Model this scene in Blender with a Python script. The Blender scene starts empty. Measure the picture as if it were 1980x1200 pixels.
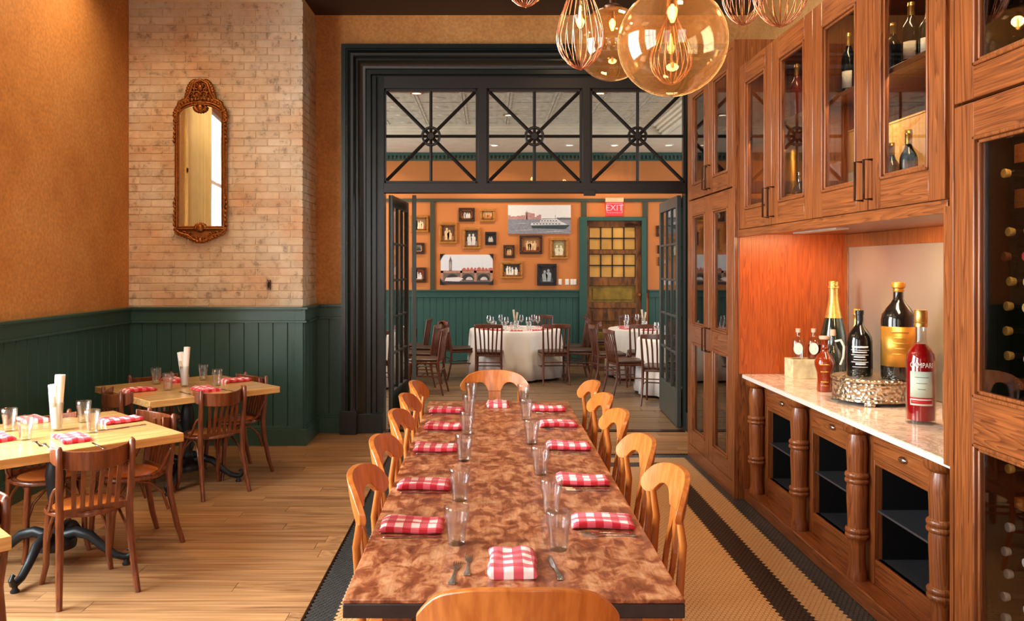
import bpy, bmesh, math, random
from math import sin, cos, pi, radians, sqrt
from mathutils import Vector, Matrix
random.seed(7)
R = random.Random(11)
SC = bpy.context.scene
COL = SC.collection

# ------------------------------------------------------------------ camera
H = 1.72                      # eye height
F = 1600.0                    # focal length in pixels of the 1980 px wide frame
cam_d = bpy.data.cameras.new('camera')
cam = bpy.data.objects.new('camera', cam_d)
COL.objects.link(cam)
cam.location = (0, 0, H)
cam.rotation_euler = (radians(90), 0, 0)
cam_d.sensor_width = 36
cam_d.lens = F / 1980 * 36
cam_d.shift_x = (990 - 944) / 1980
cam_d.shift_y = -(600 - 515) / 1980
cam_d.clip_start = 0.05
SC.camera = cam

def at(px, py, z):
    """world x, y of a point of the photograph that lies at height z"""
    Y = F * (H - z) / (py - 515)
    return ((px - 944) / F * Y, Y)
def on(px, py, Y):
    """world x, z of a point of the photograph that lies at depth Y"""
    return ((px - 944) / F * Y, H + (515 - py) / F * Y)

# ------------------------------------------------------------------ world, lights, exposure
w = bpy.data.worlds.new('world'); SC.world = w
w.use_nodes = True
w.node_tree.nodes['Background'].inputs[0].default_value = (0.75, 0.85, 1.0, 1)
w.node_tree.nodes['Background'].inputs[1].default_value = 0.6
SC.view_settings.view_transform = 'Standard'
SC.view_settings.look = 'None'
SC.view_settings.exposure = 0.12
SC.view_settings.gamma = 1
SC.view_settings.use_curve_mapping = False
SC.cycles.caustics_reflective = False
SC.cycles.caustics_refractive = False
SC.cycles.max_bounces = 10
SC.cycles.diffuse_bounces = 5
SC.cycles.glossy_bounces = 5
SC.cycles.transparent_max_bounces = 24
SC.cycles.sample_clamp_indirect = 6
SC.cycles.use_denoising = True

def area(name, loc, direction, sx, sy, power, color, spread=180):
    l = bpy.data.lights.new(name, 'AREA'); l.shape = 'RECTANGLE'
    l.size = sx; l.size_y = sy; l.energy = power; l.color = color; l.spread = radians(spread)
    o = bpy.data.objects.new(name, l); COL.objects.link(o)
    o.location = loc
    o.rotation_euler = Vector(direction).to_track_quat('-Z', 'Y').to_euler()
    return o
def point(name, loc, power, color, r=0.03):
    l = bpy.data.lights.new(name, 'POINT'); l.energy = power; l.color = color; l.shadow_soft_size = r
    o = bpy.data.objects.new(name, l); COL.objects.link(o); o.location = loc
    return o
DAY = (0.93, 0.96, 1.0)
WARM = (1.0, 0.68, 0.38)
# daylight through the tall windows of the left wall and of the wall behind the camera
area('window_daylight', (-3.62, 3.95, 2.35), (1, 0, -0.05), 2.5, 3.1, 780, DAY)
area('window_daylight', (-3.62, 0.2, 2.35), (1, 0, -0.05), 2.5, 3.1, 300, DAY)
area('window_daylight', (-1.7, -2.55, 2.2), (0, 1, -0.1), 1.5, 2.6, 24, DAY)
area('window_daylight', (1.3, -2.55, 2.2), (0, 1, -0.1), 1.5, 2.6, 50, DAY)
# back room: windows of its left wall, out of view, and warm downlights
area('window_daylight', (-5.3, 11.6, 2.1), (1, 0, -0.1), 3.6, 2.6, 300, DAY)
area('window_daylight', (5.7, 11.6, 2.1), (-1, 0, -0.1), 3.6, 2.6, 130, DAY)
for lx in (-1.9, 0.1, 2.1):
    area('ceiling_light_glow', (lx, 13.75, 3.715), (0, 0.25, -1), 0.14, 0.14, 14, (1, 0.76, 0.5), 120)
for lx in (-0.9, 1.4):
    area('ceiling_light_glow', (lx, 10.4, 3.86), (0, 0, -1), 0.2, 0.2, 26, (1, 0.76, 0.5), 95)
# ceiling downlights of the front room washing the wall on the left and the alcove lamp under the cabinets
for lx, ly, pw in ((-2.95, 6.6, 20), (-2.6, 5.2, 15), (-2.0, 4.4, 20), (0.9, 7.2, 12), (1.1, 4.9, 18), (0.9, 2.4, 16), (-2.6, 2.0, 8)):
    area('ceiling_light_glow', (lx, ly, 4.29), (0, 0, -1), 0.25 if lx > -2.5 else 0.9, 0.25 if lx > -2.5 else 0.9, pw, WARM, 150)
for cy in (3.7, 4.35, 5.0, 5.75): area('cabinet_lamp_and_fill', (1.90, cy, 3.15), (0.35, 0, -1), 0.4, 0.03, 3.0, WARM, 150)
for cy in (3.7, 4.35, 5.0, 5.75): area('cabinet_lamp_and_fill', (1.895, cy, 2.625), (0.5, 0, -1), 0.4, 0.03, 4.0, WARM, 160)
area('cabinet_lamp_and_fill', (1.865, 2.50, 1.25), (0.35, 1, 0), 0.03, 2.0, 1.3, WARM, 160)  # unseen strip added behind the wine cabinet stile to brighten the capsules
area('cabinet_lamp_and_fill', (1.85, 2.8, 2.31), (0.5, 0, -1), 0.5, 0.03, 2.5, WARM, 160)  # added fill inside the wine cabinet top, brings out rack and bottles
area('cabinet_lamp_and_fill', (1.88, 6.8, 3.34), (0.35, 0, -1), 0.6, 0.03, 2.0, WARM, 150)
area('alcove_light_glow', (2.15, 5.70, 1.925), (0.1, 0.45, -1), 0.5, 0.10, 5.5, (1, 0.55, 0.25), 170)
area('alcove_light_glow', (2.2, 4.6, 1.925), (0.35, 0, -1), 0.7, 0.12, 14, (1, 0.66, 0.38), 170)

# ------------------------------------------------------------------ materials
class NT:
    def __init__(s, name):
        s.m = bpy.data.materials.new(name); s.m.use_nodes = True
        s.t = s.m.node_tree; s.n = s.t.nodes
        s.p = s.n['Principled BSDF']; s.out = s.n['Material Output']
    def add(s, typ, **kw):
        nd = s.n.new(typ)
        for k, v in kw.items():
            if isinstance(v, tuple) and len(v) == 2 and hasattr(v[0], 'outputs') and isinstance(v[1], (str, int)):
                s.t.links.new(v[0].outputs[v[1]], nd.inputs[int(k[1:]) if k[0] == 'i' and k[1:].isdigit() else k])
            elif k[0] == 'i' and k[1:].isdigit(): nd.inputs[int(k[1:])].default_value = v
            elif hasattr(nd, k): setattr(nd, k, v)
            else: nd.inputs[k].default_value = v
        return nd
    def link(s, a, ao, b, bi): s.t.links.new(a.outputs[ao], b.inputs[bi])
    def ramp(s, src, so, stops, interp='LINEAR'):
        r = s.n.new('ShaderNodeValToRGB'); r.color_ramp.interpolation = interp
        e = r.color_ramp.elements
        while len(e) < len(stops): e.new(0.5)
        for i, (p, c) in enumerate(stops):
            e[i].position = p; e[i].color = (c[0], c[1], c[2], 1)
        s.link(src, so, r, 0); return r
    def coords(s, scale=(1, 1, 1), rot=(0, 0, 0), kind='Object'):
        tc = s.add('ShaderNodeTexCoord'); mp = s.n.new('ShaderNodeMapping')
        mp.inputs['Scale'].default_value = scale; mp.inputs['Rotation'].default_value = rot
        s.link(tc, kind, mp, 0); return mp
    def bump(s, src, so, strength=0.2, dist=0.01):
        b = s.add('ShaderNodeBump'); b.inputs['Strength'].default_value = strength; b.inputs['Distance'].default_value = dist
        s.link(src, so, b, 'Height'); s.link(b, 0, s.p, 'Normal'); return b

def srgb(r, g, b):
    f = lambda c: (c / 255 / 12.92) if c / 255 <= 0.04045 else ((c / 255 + 0.055) / 1.055) ** 2.4
    return (f(r), f(g), f(b))

def plain(name, rgb, rough=0.5, metal=0.0, var=0.08, scale=6.0, bump=0.0, coat=0.0, spec=0.5, sheen=0.0):
    k = NT(name); c = srgb(*rgb)
    mp = k.coords((scale,) * 3)
    nz = k.add('ShaderNodeTexNoise'); nz.inputs['Scale'].default_value = 1.0; nz.inputs['Detail'].default_value = 4
    k.link(mp, 0, nz, 'Vector')
    a = tuple(x * (1 - var) for x in c); b = tuple(min(1, x * (1 + var)) for x in c)
    r = k.ramp(nz, 0, [(0.3, a), (0.7, b)])
    k.link(r, 0, k.p, 'Base Color')
    k.p.inputs['Roughness'].default_value = rough; k.p.inputs['Metallic'].default_value = metal
    k.p.inputs['Specular IOR Level'].default_value = spec
    k.p.inputs['Coat Weight'].default_value = coat
    k.p.inputs['Coat Roughness'].default_value = 0.15
    k.p.inputs['Sheen Weight'].default_value = sheen
    if bump: k.bump(nz, 0, bump, 0.01)
    return k.m

def wood(name, dark, light, axis='z', rough=0.35, fine=60.0, band=9.0, along=0.07, coat=0.15, rand=0.0, mix=0.55, bump=0.08, spec=0.5):
    """oak-like figure: bands of grain running along one axis plus fine pores"""
    k = NT(name)
    sc = {'x': (along, 1, 1), 'y': (1, along, 1), 'z': (1, 1, along)}[axis]
    tc = k.add('ShaderNodeTexCoord')
    base = (tc, 'Object')
    if rand:
        oi = k.add('ShaderNodeObjectInfo')
        ml = k.add('ShaderNodeMath', operation='MULTIPLY', i0=(oi, 'Random'), i1=37.0)
        va = k.add('ShaderNodeVectorMath', operation='ADD', i0=(tc, 'Object'), i1=(ml, 0))
        base = (va, 0)
    mp = k.add('ShaderNodeMapping', i0=base); mp.inputs['Scale'].default_value = sc
    n1 = k.add('ShaderNodeTexNoise', Vector=(mp, 0)); n1.inputs['Scale'].default_value = band * 0.55; n1.inputs['Detail'].default_value = 3; n1.inputs['Distortion'].default_value = 0.6
    ml2 = k.add('ShaderNodeMath', operation='MULTIPLY', i0=(n1, 0), i1=band * 1.6)
    sn = k.add('ShaderNodeMath', operation='FRACT', i0=(ml2, 0))
    n2 = k.add('ShaderNodeTexNoise', Vector=(mp, 0)); n2.inputs['Scale'].default_value = fine * 1.5; n2.inputs['Detail'].default_value = 4
    n3 = k.add('ShaderNodeTexNoise', Vector=(tc, 'Object')); n3.inputs['Scale'].default_value = 2.2; n3.inputs['Detail'].default_value = 2
    d, l = srgb(*dark), srgb(*light)
    m = tuple((a + b) / 2 for a, b in zip(d, l))
    r1 = k.ramp(sn, 0, [(0.0, l), (0.55, m), (0.92, d), (1.0, l)])
    r2 = k.ramp(n2, 0, [(0.38, d), (0.62, l)])
    mx = k.add('ShaderNodeMix', data_type='RGBA'); mx.inputs[0].default_value = mix
    k.link(r1, 0, mx, 6); k.link(r2, 0, mx, 7)
    hs = k.add('ShaderNodeHueSaturation', Color=(mx, 2))
    mr = k.add('ShaderNodeMapRange', i0=(n3, 0)); mr.inputs[3].default_value = 0.82; mr.inputs[4].default_value = 1.18
    if rand:
        mr2 = k.add('ShaderNodeMapRange', i0=(oi, 'Random')); mr2.inputs[3].default_value = 1 - rand; mr2.inputs[4].default_value = 1 + rand
        mm = k.add('ShaderNodeMath', operation='MULTIPLY', i0=(mr, 0), i1=(mr2, 0))
        k.link(mm, 0, hs, 'Value')
    else: k.link(mr, 0, hs, 'Value')
    k.link(hs, 0, k.p, 'Base Color')
    k.p.inputs['Roughness'].default_value = rough; k.p.inputs['Coat Weight'].default_value = coat; k.p.inputs['Coat Roughness'].default_value = 0.2
    k.p.inputs['Specular IOR Level'].default_value = spec
    if bump: k.bump(n2, 0, bump, 0.004)
    return k.m

def thin_glass(name, tint=(1, 1, 1), gloss=0.0, rough=0.0, blend=0.35, edge=0.55):
    k = NT(name); k.n.remove(k.p)
    tr = k.add('ShaderNodeBsdfTransparent'); tr.inputs[0].default_value = (*tint, 1)
    gl = k.add('ShaderNodeBsdfGlossy'); gl.inputs['Roughness'].default_value = rough
    geo = k.add('ShaderNodeNewGeometry')
    io = k.add('ShaderNodeMapRange', i0=(geo, 'Backfacing')); io.inputs[3].default_value = 1.5; io.inputs[4].default_value = 1 / 1.5
    fr = k.add('ShaderNodeFresnel', i0=(io, 0))
    ad = k.add('ShaderNodeMath', operation='ADD', use_clamp=True, i0=(fr, 0), i1=gloss)
    mx = k.add('ShaderNodeMixShader', i0=(ad, 0)); k.link(tr, 0, mx, 1); k.link(gl, 0, mx, 2)
    k.link(mx, 0, k.out, 0)
    return k.m

def body_glass(name, tint, rough=0.02, ior=1.45):
    k = NT(name); c = srgb(*tint)
    k.p.inputs['Base Color'].default_value = (*c, 1); k.p.inputs['Roughness'].default_value = rough
    k.p.inputs['Transmission Weight'].default_value = 1; k.p.inputs['IOR'].default_value = ior
    return k.m

def tumbler_glass(name):
    k = NT(name); k.n.remove(k.p)
    tr = k.add('ShaderNodeBsdfTransparent'); tr.inputs[0].default_value = (.97, .98, .98, 1)
    rf = k.add('ShaderNodeBsdfRefraction'); rf.inputs['IOR'].default_value = 1.3; rf.inputs['Color'].default_value = (1, 1, 1, 1)
    gl = k.add('ShaderNodeBsdfGlossy'); gl.inputs['Roughness'].default_value = 0.02
    m1 = k.add('ShaderNodeMixShader'); m1.inputs[0].default_value = 0.10
    k.link(tr, 0, m1, 1); k.link(rf, 0, m1, 2)
    lw = k.add('ShaderNodeLayerWeight'); lw.inputs[0].default_value = 0.30
    mr = k.add('ShaderNodeMapRange', i0=(lw, 'Facing')); mr.inputs[1].default_value = 0.0; mr.inputs[2].default_value = 1.0; mr.inputs[3].default_value = 0.035; mr.inputs[4].default_value = 0.6
    mx = k.add('ShaderNodeMixShader', i0=(mr, 0)); k.link(m1, 0, mx, 1); k.link(gl, 0, mx, 2)
    k.link(mx, 0, k.out, 0)
    return k.m

def emit(name, rgb, strength):
    k = NT(name); k.n.remove(k.p)
    e = k.add('ShaderNodeEmission'); e.inputs[0].default_value = (*rgb, 1); e.inputs[1].default_value = strength
    k.link(e, 0, k.out, 0); return k.m

def gingham(name, cell=0.030, ax=(0, 1)):
    k = NT(name); tc = k.add('ShaderNodeTexCoord'); sp = k.add('ShaderNodeSeparateXYZ', i0=(tc, 'Object'))
    fs = []
    for a in ax:
        m = k.add('ShaderNodeMath', operation='DIVIDE', i0=(sp, a), i1=cell * 2)
        f = k.add('ShaderNodeMath', operation='FRACT', i0=(m, 0))
        g = k.add('ShaderNodeMath', operation='GREATER_THAN', i0=(f, 0), i1=0.5); fs.append(g)
    s = k.add('ShaderNodeMath', operation='ADD', i0=(fs[0], 0), i1=(fs[1], 0))
    h = k.add('ShaderNodeMath', operation='DIVIDE', i0=(s, 0), i1=2.0)
    r = k.ramp(h, 0, [(0.0, srgb(246, 226, 224)), (0.34, srgb(216, 84, 98)), (0.8, srgb(190, 12, 34))], 'CONSTANT')
    k.link(r, 0, k.p, 'Base Color'); k.p.inputs['Roughness'].default_value = 0.9
    k.p.inputs['Sheen Weight'].default_value = 0.15
    nz = k.add('ShaderNodeTexNoise', Vector=(tc, 'Object')); nz.inputs['Scale'].default_value = 900; k.bump(nz, 0, 0.25, 0.001)
    return k.m

M = {}
def faux(name, a, b, c, scale=1.6):
    k = NT(name); mp = k.coords((scale,) * 3)
    n1 = k.add('ShaderNodeTexNoise', Vector=(mp, 0)); n1.inputs['Scale'].default_value = 1.0; n1.inputs['Detail'].default_value = 8; n1.inputs['Roughness'].default_value = 0.6
    n2 = k.add('ShaderNodeTexNoise', Vector=(mp, 0)); n2.inputs['Scale'].default_value = 22; n2.inputs['Detail'].default_value = 5
    r1 = k.ramp(n1, 0, [(0.3, srgb(*a)), (0.5, srgb(*b)), (0.7, srgb(*c))])
    r2 = k.ramp(n2, 0, [(0.35, (0.82,) * 3), (0.65, (1.08,) * 3)])
    mx = k.add('ShaderNodeMix', data_type='RGBA', blend_type='MULTIPLY'); mx.inputs[0].default_value = 1
    k.link(r1, 0, mx, 6); k.link(r2, 0, mx, 7); k.link(mx, 2, k.p, 'Base Color')
    k.p.inputs['Roughness'].default_value = 0.75
    return k.m
M['faux'] = faux('ochre_plaster', (186, 122, 60), (205, 142, 76), (214, 156, 92))
M['orange'] = plain('orange_paint', (190, 116, 56), 0.7, var=0.03, scale=2)
M['mortar'] = plain('mortar', (228, 204, 172), 0.9, var=0.08, scale=12)
def brickmat():
    k = NT('whitewashed_brick'); tc = k.add('ShaderNodeTexCoord'); oi = k.add('ShaderNodeObjectInfo')
    va = k.add('ShaderNodeVectorMath', operation='ADD', i0=(tc, 'Object'), i1=(oi, 'Location'))
    n1 = k.add('ShaderNodeTexNoise', Vector=(va, 0)); n1.inputs['Scale'].default_value = 2.0; n1.inputs['Detail'].default_value = 6
    n2 = k.add('ShaderNodeTexNoise', Vector=(va, 0)); n2.inputs['Scale'].default_value = 11; n2.inputs['Detail'].default_value = 9; n2.inputs['Roughness'].default_value = 0.7
    r1 = k.ramp(n1, 0, [(0.3, srgb(232, 190, 150)), (0.5, srgb(238, 218, 190)), (0.7, srgb(242, 234, 220))])
    r2 = k.ramp(n2, 0, [(0.34, srgb(160, 150, 140)), (0.46, srgb(238, 235, 230)), (0.7, (1, 1, 1))])
    mx = k.add('ShaderNodeMix', data_type='RGBA', blend_type='MULTIPLY'); mx.inputs[0].default_value = 0.85
    k.link(r1, 0, mx, 6); k.link(r2, 0, mx, 7)
    mr = k.add('ShaderNodeMapRange', i0=(oi, 'Random')); mr.inputs[3].default_value = 0.88; mr.inputs[4].default_value = 1.08
    hs = k.add('ShaderNodeHueSaturation', Color=(mx, 2), Value=(mr, 0))
    k.link(hs, 0, k.p, 'Base Color'); k.p.inputs['Roughness'].default_value = 0.85
    k.bump(n2, 0, 0.35, 0.008)
    return k.m
M['brick'] = brickmat()
M['green'] = plain('dark_green_paint', (50, 86, 79), 0.36, var=0.06, scale=3, coat=0.1)
M['green_back'] = plain('teal_green_paint', (38, 78, 70), 0.45, var=0.06, scale=3)
M['casing'] = plain('green_black_paint', (19, 27, 24), 0.28, var=0.06, coat=0.25)
M['transom'] = plain('dark_bronze_paint', (34, 28, 24), 0.4, var=0.06)
M['trim_green'] = plain('olive_green_paint', (58, 62, 46), 0.5)
M['doorpaint'] = plain('grey_green_paint', (62, 68, 62), 0.4, var=0.08)
M['ceil_dark'] = plain('dark_brown_ceiling', (52, 36, 30), 0.6)
M['white_ceiling'] = plain('cream_soffit', (224, 218, 198), 0.8)
def tinmat():
    k = NT('pressed_tin'); mp = k.coords((1, 1, 1))
    n = k.add('ShaderNodeTexNoise', Vector=(mp, 0)); n.inputs['Scale'].default_value = 9; n.inputs['Detail'].default_value = 10; n.inputs['Roughness'].default_value = 0.75; n.inputs['Distortion'].default_value = 1.5
    r = k.ramp(n, 0, [(0.38, srgb(178, 176, 158)), (0.62, srgb(230, 228, 208))])
    k.link(r, 0, k.p, 'Base Color'); k.p.inputs['Roughness'].default_value = 0.5
    k.bump(n, 0, 0.9, 0.02); return k.m
M['tin'] = tinmat()
M['floorwood'] = wood('floor_oak', (128, 86, 52), (196, 150, 102), 'x', 0.36, 50, 6, 0.035, 0.1, rand=0.13, mix=0.55)
M['floorback'] = wood('grey_brown_floor', (84, 64, 46), (138, 112, 84), 'x', 0.4, 40, 5, 0.05, 0.05, mix=0.6)
M['tile_light'] = plain('cream_tile', (208, 162, 112), 0.35, var=0.05, scale=30)
M['tile_dark'] = plain('dark_brown_tile', (46, 34, 28), 0.35, var=0.1, scale=30)
M['tile_black'] = plain('black_tile', (58, 60, 60), 0.3, var=0.15, scale=30)
M['grout'] = plain('brown_grout', (112, 80, 52), 0.9)
M['oak_v'] = wood('cabinet_oak_upright', (88, 42, 17), (156, 88, 42), 'z', 0.32, 70, 16, 0.035, 0.2, mix=0.42)
M['oak_h'] = wood('cabinet_oak_lengthwise', (88, 42, 17), (156, 88, 42), 'y', 0.32, 70, 16, 0.035, 0.2, mix=0.42)
M['oak_x'] = wood('cabinet_oak_crosswise', (88, 42, 17), (156, 88, 42), 'x', 0.32, 70, 16, 0.035, 0.2, mix=0.42)
M['oak_panel'] = wood('oak_panel', (132, 52, 14), (178, 84, 30), 'z', 0.4, 60, 16, 0.06, 0.1, mix=0.4)
M['dark_inside'] = plain('dark_interior', (26, 18, 14), 0.6)
M['black_inside'] = plain('black_interior', (10, 10, 11), 0.5)
def meshmat():
    k = NT('perforated_black_steel'); mp = k.coords((1, 1, 1))
    v = k.add('ShaderNodeTexVoronoi', Vector=(mp, 0)); v.inputs['Scale'].default_value = 70; v.inputs['Randomness'].default_value = 0.0
    r = k.ramp(v, 0, [(0.3, srgb(14, 14, 16)), (0.42, srgb(92, 94, 100))])
    k.link(r, 0, k.p, 'Base Color'); k.p.inputs['Roughness'].default_value = 0.35; k.p.inputs['Metallic'].default_value = 0.4
    k.bump(v, 0, 0.6, 0.004); return k.m
M['mesh'] = meshmat()
def marble():
    k = NT('pink_marble'); mp = k.coords((1, 1, 1))
    n = k.add('ShaderNodeTexNoise', Vector=(mp, 0)); n.inputs['Scale'].default_value = 3.5; n.inputs['Detail'].default_value = 10; n.inputs['Distortion'].default_value = 2.2; n.inputs['Roughness'].default_value = 0.65
    r = k.ramp(n, 0, [(0.35, srgb(226, 202, 180)), (0.46, srgb(232, 214, 198)), (0.50, srgb(190, 164, 142)), (0.54, srgb(230, 210, 190)), (0.7, srgb(238, 226, 214))])
    k.link(r, 0, k.p, 'Base Color'); k.p.inputs['Roughness'].default_value = 0.12; return k.m
M['marble'] = marble()
M['marble_edge'] = plain('polished_marble_edge', (226, 218, 208), 0.15)
def tablemat():
    k = NT('distressed_table_wood'); mp = k.coords((1, 0.6, 1)); tc = k.coords((1, 0.05, 1))
    n = k.add('ShaderNodeTexNoise', Vector=(mp, 0)); n.inputs['Scale'].default_value = 19; n.inputs['Detail'].default_value = 8; n.inputs['Roughness'].default_value = 0.62; n.inputs['Distortion'].default_value = 0.5
    n2 = k.add('ShaderNodeTexNoise', Vector=(tc, 0)); n2.inputs['Scale'].default_value = 120; n2.inputs['Detail'].default_value = 3
    r = k.ramp(n, 0, [(0.36, srgb(104, 46, 24)), (0.46, srgb(138, 72, 40)), (0.54, srgb(178, 114, 74)), (0.66, srgb(204, 150, 108))])
    r2 = k.ramp(n2, 0, [(0.3, (0.72,) * 3), (0.65, (1.1,) * 3)])
    mx = k.add('ShaderNodeMix', data_type='RGBA', blend_type='MULTIPLY'); mx.inputs[0].default_value = 0.8
    k.link(r, 0, mx, 6); k.link(r2, 0, mx, 7); k.link(mx, 2, k.p, 'Base Color')
    k.p.inputs['Roughness'].default_value = 0.36; k.p.inputs['Coat Weight'].default_value = 0.15
    k.bump(n, 0, 0.12, 0.004); return k.m
M['table'] = tablemat()
M['table_edge'] = plain('blackened_wood', (44, 28, 22), 0.6, var=0.3, scale=20, bump=0.2)
M['maple_top'] = wood('maple_tabletop', (204, 152, 88), (234, 192, 126), 'x', 0.2, 30, 3, 0.08, 0.4, mix=0.7)
M['honey'] = wood('honey_chair_wood', (176, 92, 34), (212, 128, 58), 'z', 0.28, 30, 3, 0.15, 0.35, mix=0.7)
M['bentwood'] = wood('walnut_bentwood', (84, 40, 20), (132, 70, 36), 'z', 0.28, 40, 4, 0.1, 0.4, mix=0.7)
M['bent_seat'] = plain('tan_seat_veneer', (222, 126, 56), 0.22, var=0.06, coat=0.5)
M['slatchair'] = wood('mahogany_chair_wood', (66, 32, 20), (108, 56, 34), 'z', 0.3, 40, 4, 0.1, 0.3, mix=0.7)
M['leather'] = plain('brown_leather', (62, 44, 36), 0.4, var=0.12, scale=20)
M['iron'] = plain('black_cast_iron', (38, 44, 48), 0.4, metal=0.4)
M['steel'] = plain('flatware_steel', (196, 190, 184), 0.18, metal=1.0)
M['bronze'] = plain('bronze_pull', (70, 44, 30), 0.3, metal=0.8)
M['nickel'] = plain('nickel_pull', (190, 182, 170), 0.25, metal=1.0)
M['brass'] = plain('antique_gold', (150, 92, 40), 0.35, metal=0.75, var=0.35, scale=40)
M['rosegold'] = plain('rose_copper_wire', (226, 160, 130), 0.22, metal=1.0)
M['mirror'] = plain('mirror_silver', (235, 235, 235), 0.02, metal=1.0, var=0.0)
M['panel_steel'] = plain('brushed_steel_panel', (190, 184, 164), 0.36, metal=0.75, var=0.04, scale=3)
M['glass'] = thin_glass('window_glass', (0.93, 0.95, 0.94))
M['cab_glass'] = thin_glass('cabinet_glass', (0.80, 0.80, 0.78), 0.02)
def hazy_glass(name, tint, haze, colour):
    m = thin_glass(name, tint, 0.02, 0.01); nt = m.node_tree; out = nt.nodes['Material Output']; src = out.inputs[0].links[0].from_socket
    d = nt.nodes.new('ShaderNodeBsdfTranslucent'); d.inputs[0].default_value = (*colour, 1)
    x = nt.nodes.new('ShaderNodeMixShader'); x.inputs[0].default_value = haze
    nt.links.new(src, x.inputs[1]); nt.links.new(d.outputs[0], x.inputs[2]); nt.links.new(x.outputs[0], out.inputs[0]); return m
M['globe'] = hazy_glass('amber_globe_glass', (0.98, 0.90, 0.78), 0.07, (1, .62, .30)); 0 and thin_glass('amber_globe_glass', (0.96, 0.84, 0.66), 0.035, 0.01)
M['tumbler'] = tumbler_glass('clear_tumbler_glass')
M['amber_pane'] = plain('amber_obscure_pane', (196, 150, 78), 0.25, var=0.25, scale=2.2)
M['gingham'] = gingham('red_gingham')
M['linen'] = plain('white_tablecloth', (232, 228, 222), 0.9, var=0.03, sheen=0.1)
M['curtain'] = plain('ivory_curtain', (240, 226, 178), 0.85, var=0.05)
M['paper'] = plain('white_paper', (250, 246, 240), 0.8, var=0.02)
M['white_plastic'] = plain('white_plastic', (228, 220, 204), 0.4)
M['bulb'] = emit('warm_filament', (1.0, 0.55, 0.20), 16)
M['bulb_glass'] = thin_glass('bulb_glass', (1.0, 0.8, 0.55), 0.03)
M['exit_red'] = emit('exit_sign_red', (1.0, 0.05, 0.05), 1.5)
M['exit_letter'] = emit('exit_letter_red', (1.0, 0.42, 0.40), 1.3)
M['lamp_white'] = emit('downlight_lens', (1.0, 0.82, 0.6), 4.0)
M['black_glass'] = plain('black_bottle_glass', (16, 16, 14), 0.10, coat=0.5)
M['green_glass'] = plain('dark_green_bottle_glass', (14, 28, 14), 0.07, coat=0.5)
M['foil_gold'] = plain('gold_foil', (208, 162, 84), 0.32, metal=0.8, var=0.15, scale=40, bump=0.1)
M['label_gold'] = plain('gold_label', (190, 136, 52), 0.35, metal=0.7, var=0.15, scale=12)
M['label_white'] = plain('white_label', (222, 214, 196), 0.6)
M['label_mint'] = plain('pale_mint_label', (190, 200, 178), 0.6, var=0.05)
M['label_red'] = plain('red_label', (176, 30, 34), 0.5)
M['print_white'] = plain('white_print', (232, 228, 222), 0.5)
M['print_black'] = plain('black_print', (24, 20, 20), 0.6)
M['print_grey'] = plain('grey_print', (120, 112, 104), 0.6)
M['red_liquor'] = body_glass('red_liqueur', (214, 20, 26)); M['red_liquor'] = plain('red_liqueur', (150, 8, 14), 0.06, coat=0.6)
M['amber_glass'] = plain('amber_jug_glass', (132, 42, 10), 0.08, coat=0.5)
M['clear'] = thin_glass('clear_flask_glass', (0.9, 0.92, 0.9), 0.03)
M['cream_glaze'] = plain('cream_stoneware', (214, 174, 138), 0.4)
M['cork'] = plain('pale_cork', (214, 176, 150), 0.8)
M['stone'] = plain('pale_limestone', (206, 190, 148), 0.7, var=0.25, scale=18, bump=0.4)
def silver():
    k = NT('embossed_silver'); mp = k.coords((1, 1, 1))
    v = k.add('ShaderNodeTexVoronoi', Vector=(mp, 0)); v.inputs['Scale'].default_value = 42
    k.p.inputs['Base Color'].default_value = (*srgb(190, 180, 160), 1); k.p.inputs['Metallic'].default_value = 1; k.p.inputs['Roughness'].default_value = 0.28
    k.bump(v, 0, 0.9, 0.012); return k.m
M['silver'] = silver()
M['pine'] = wood('pale_pine_crate', (196, 140, 70), (230, 184, 112), 'z', 0.6, 30, 4, 0.1, 0, mix=0.6)
M['reclaimed'] = wood('reclaimed_door_wood', (50, 28, 12), (136, 84, 34), 'z', 0.4, 14, 3, 0.25, 0.2, mix=0.5)
M['moss'] = plain('olive_gold_panel', (124, 100, 34), 0.35, var=0.35, scale=7)
M['frame_gold'] = plain('gold_frame', (176, 120, 54), 0.35, metal=0.35, var=0.25, scale=40)
M['frame_dark'] = plain('dark_frame', (52, 32, 22), 0.4, var=0.2, scale=30)
M['frame_black'] = plain('black_frame', (24, 22, 22), 0.35)
M['mat_cream'] = plain('cream_mat', (214, 200, 170), 0.8)

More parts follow.
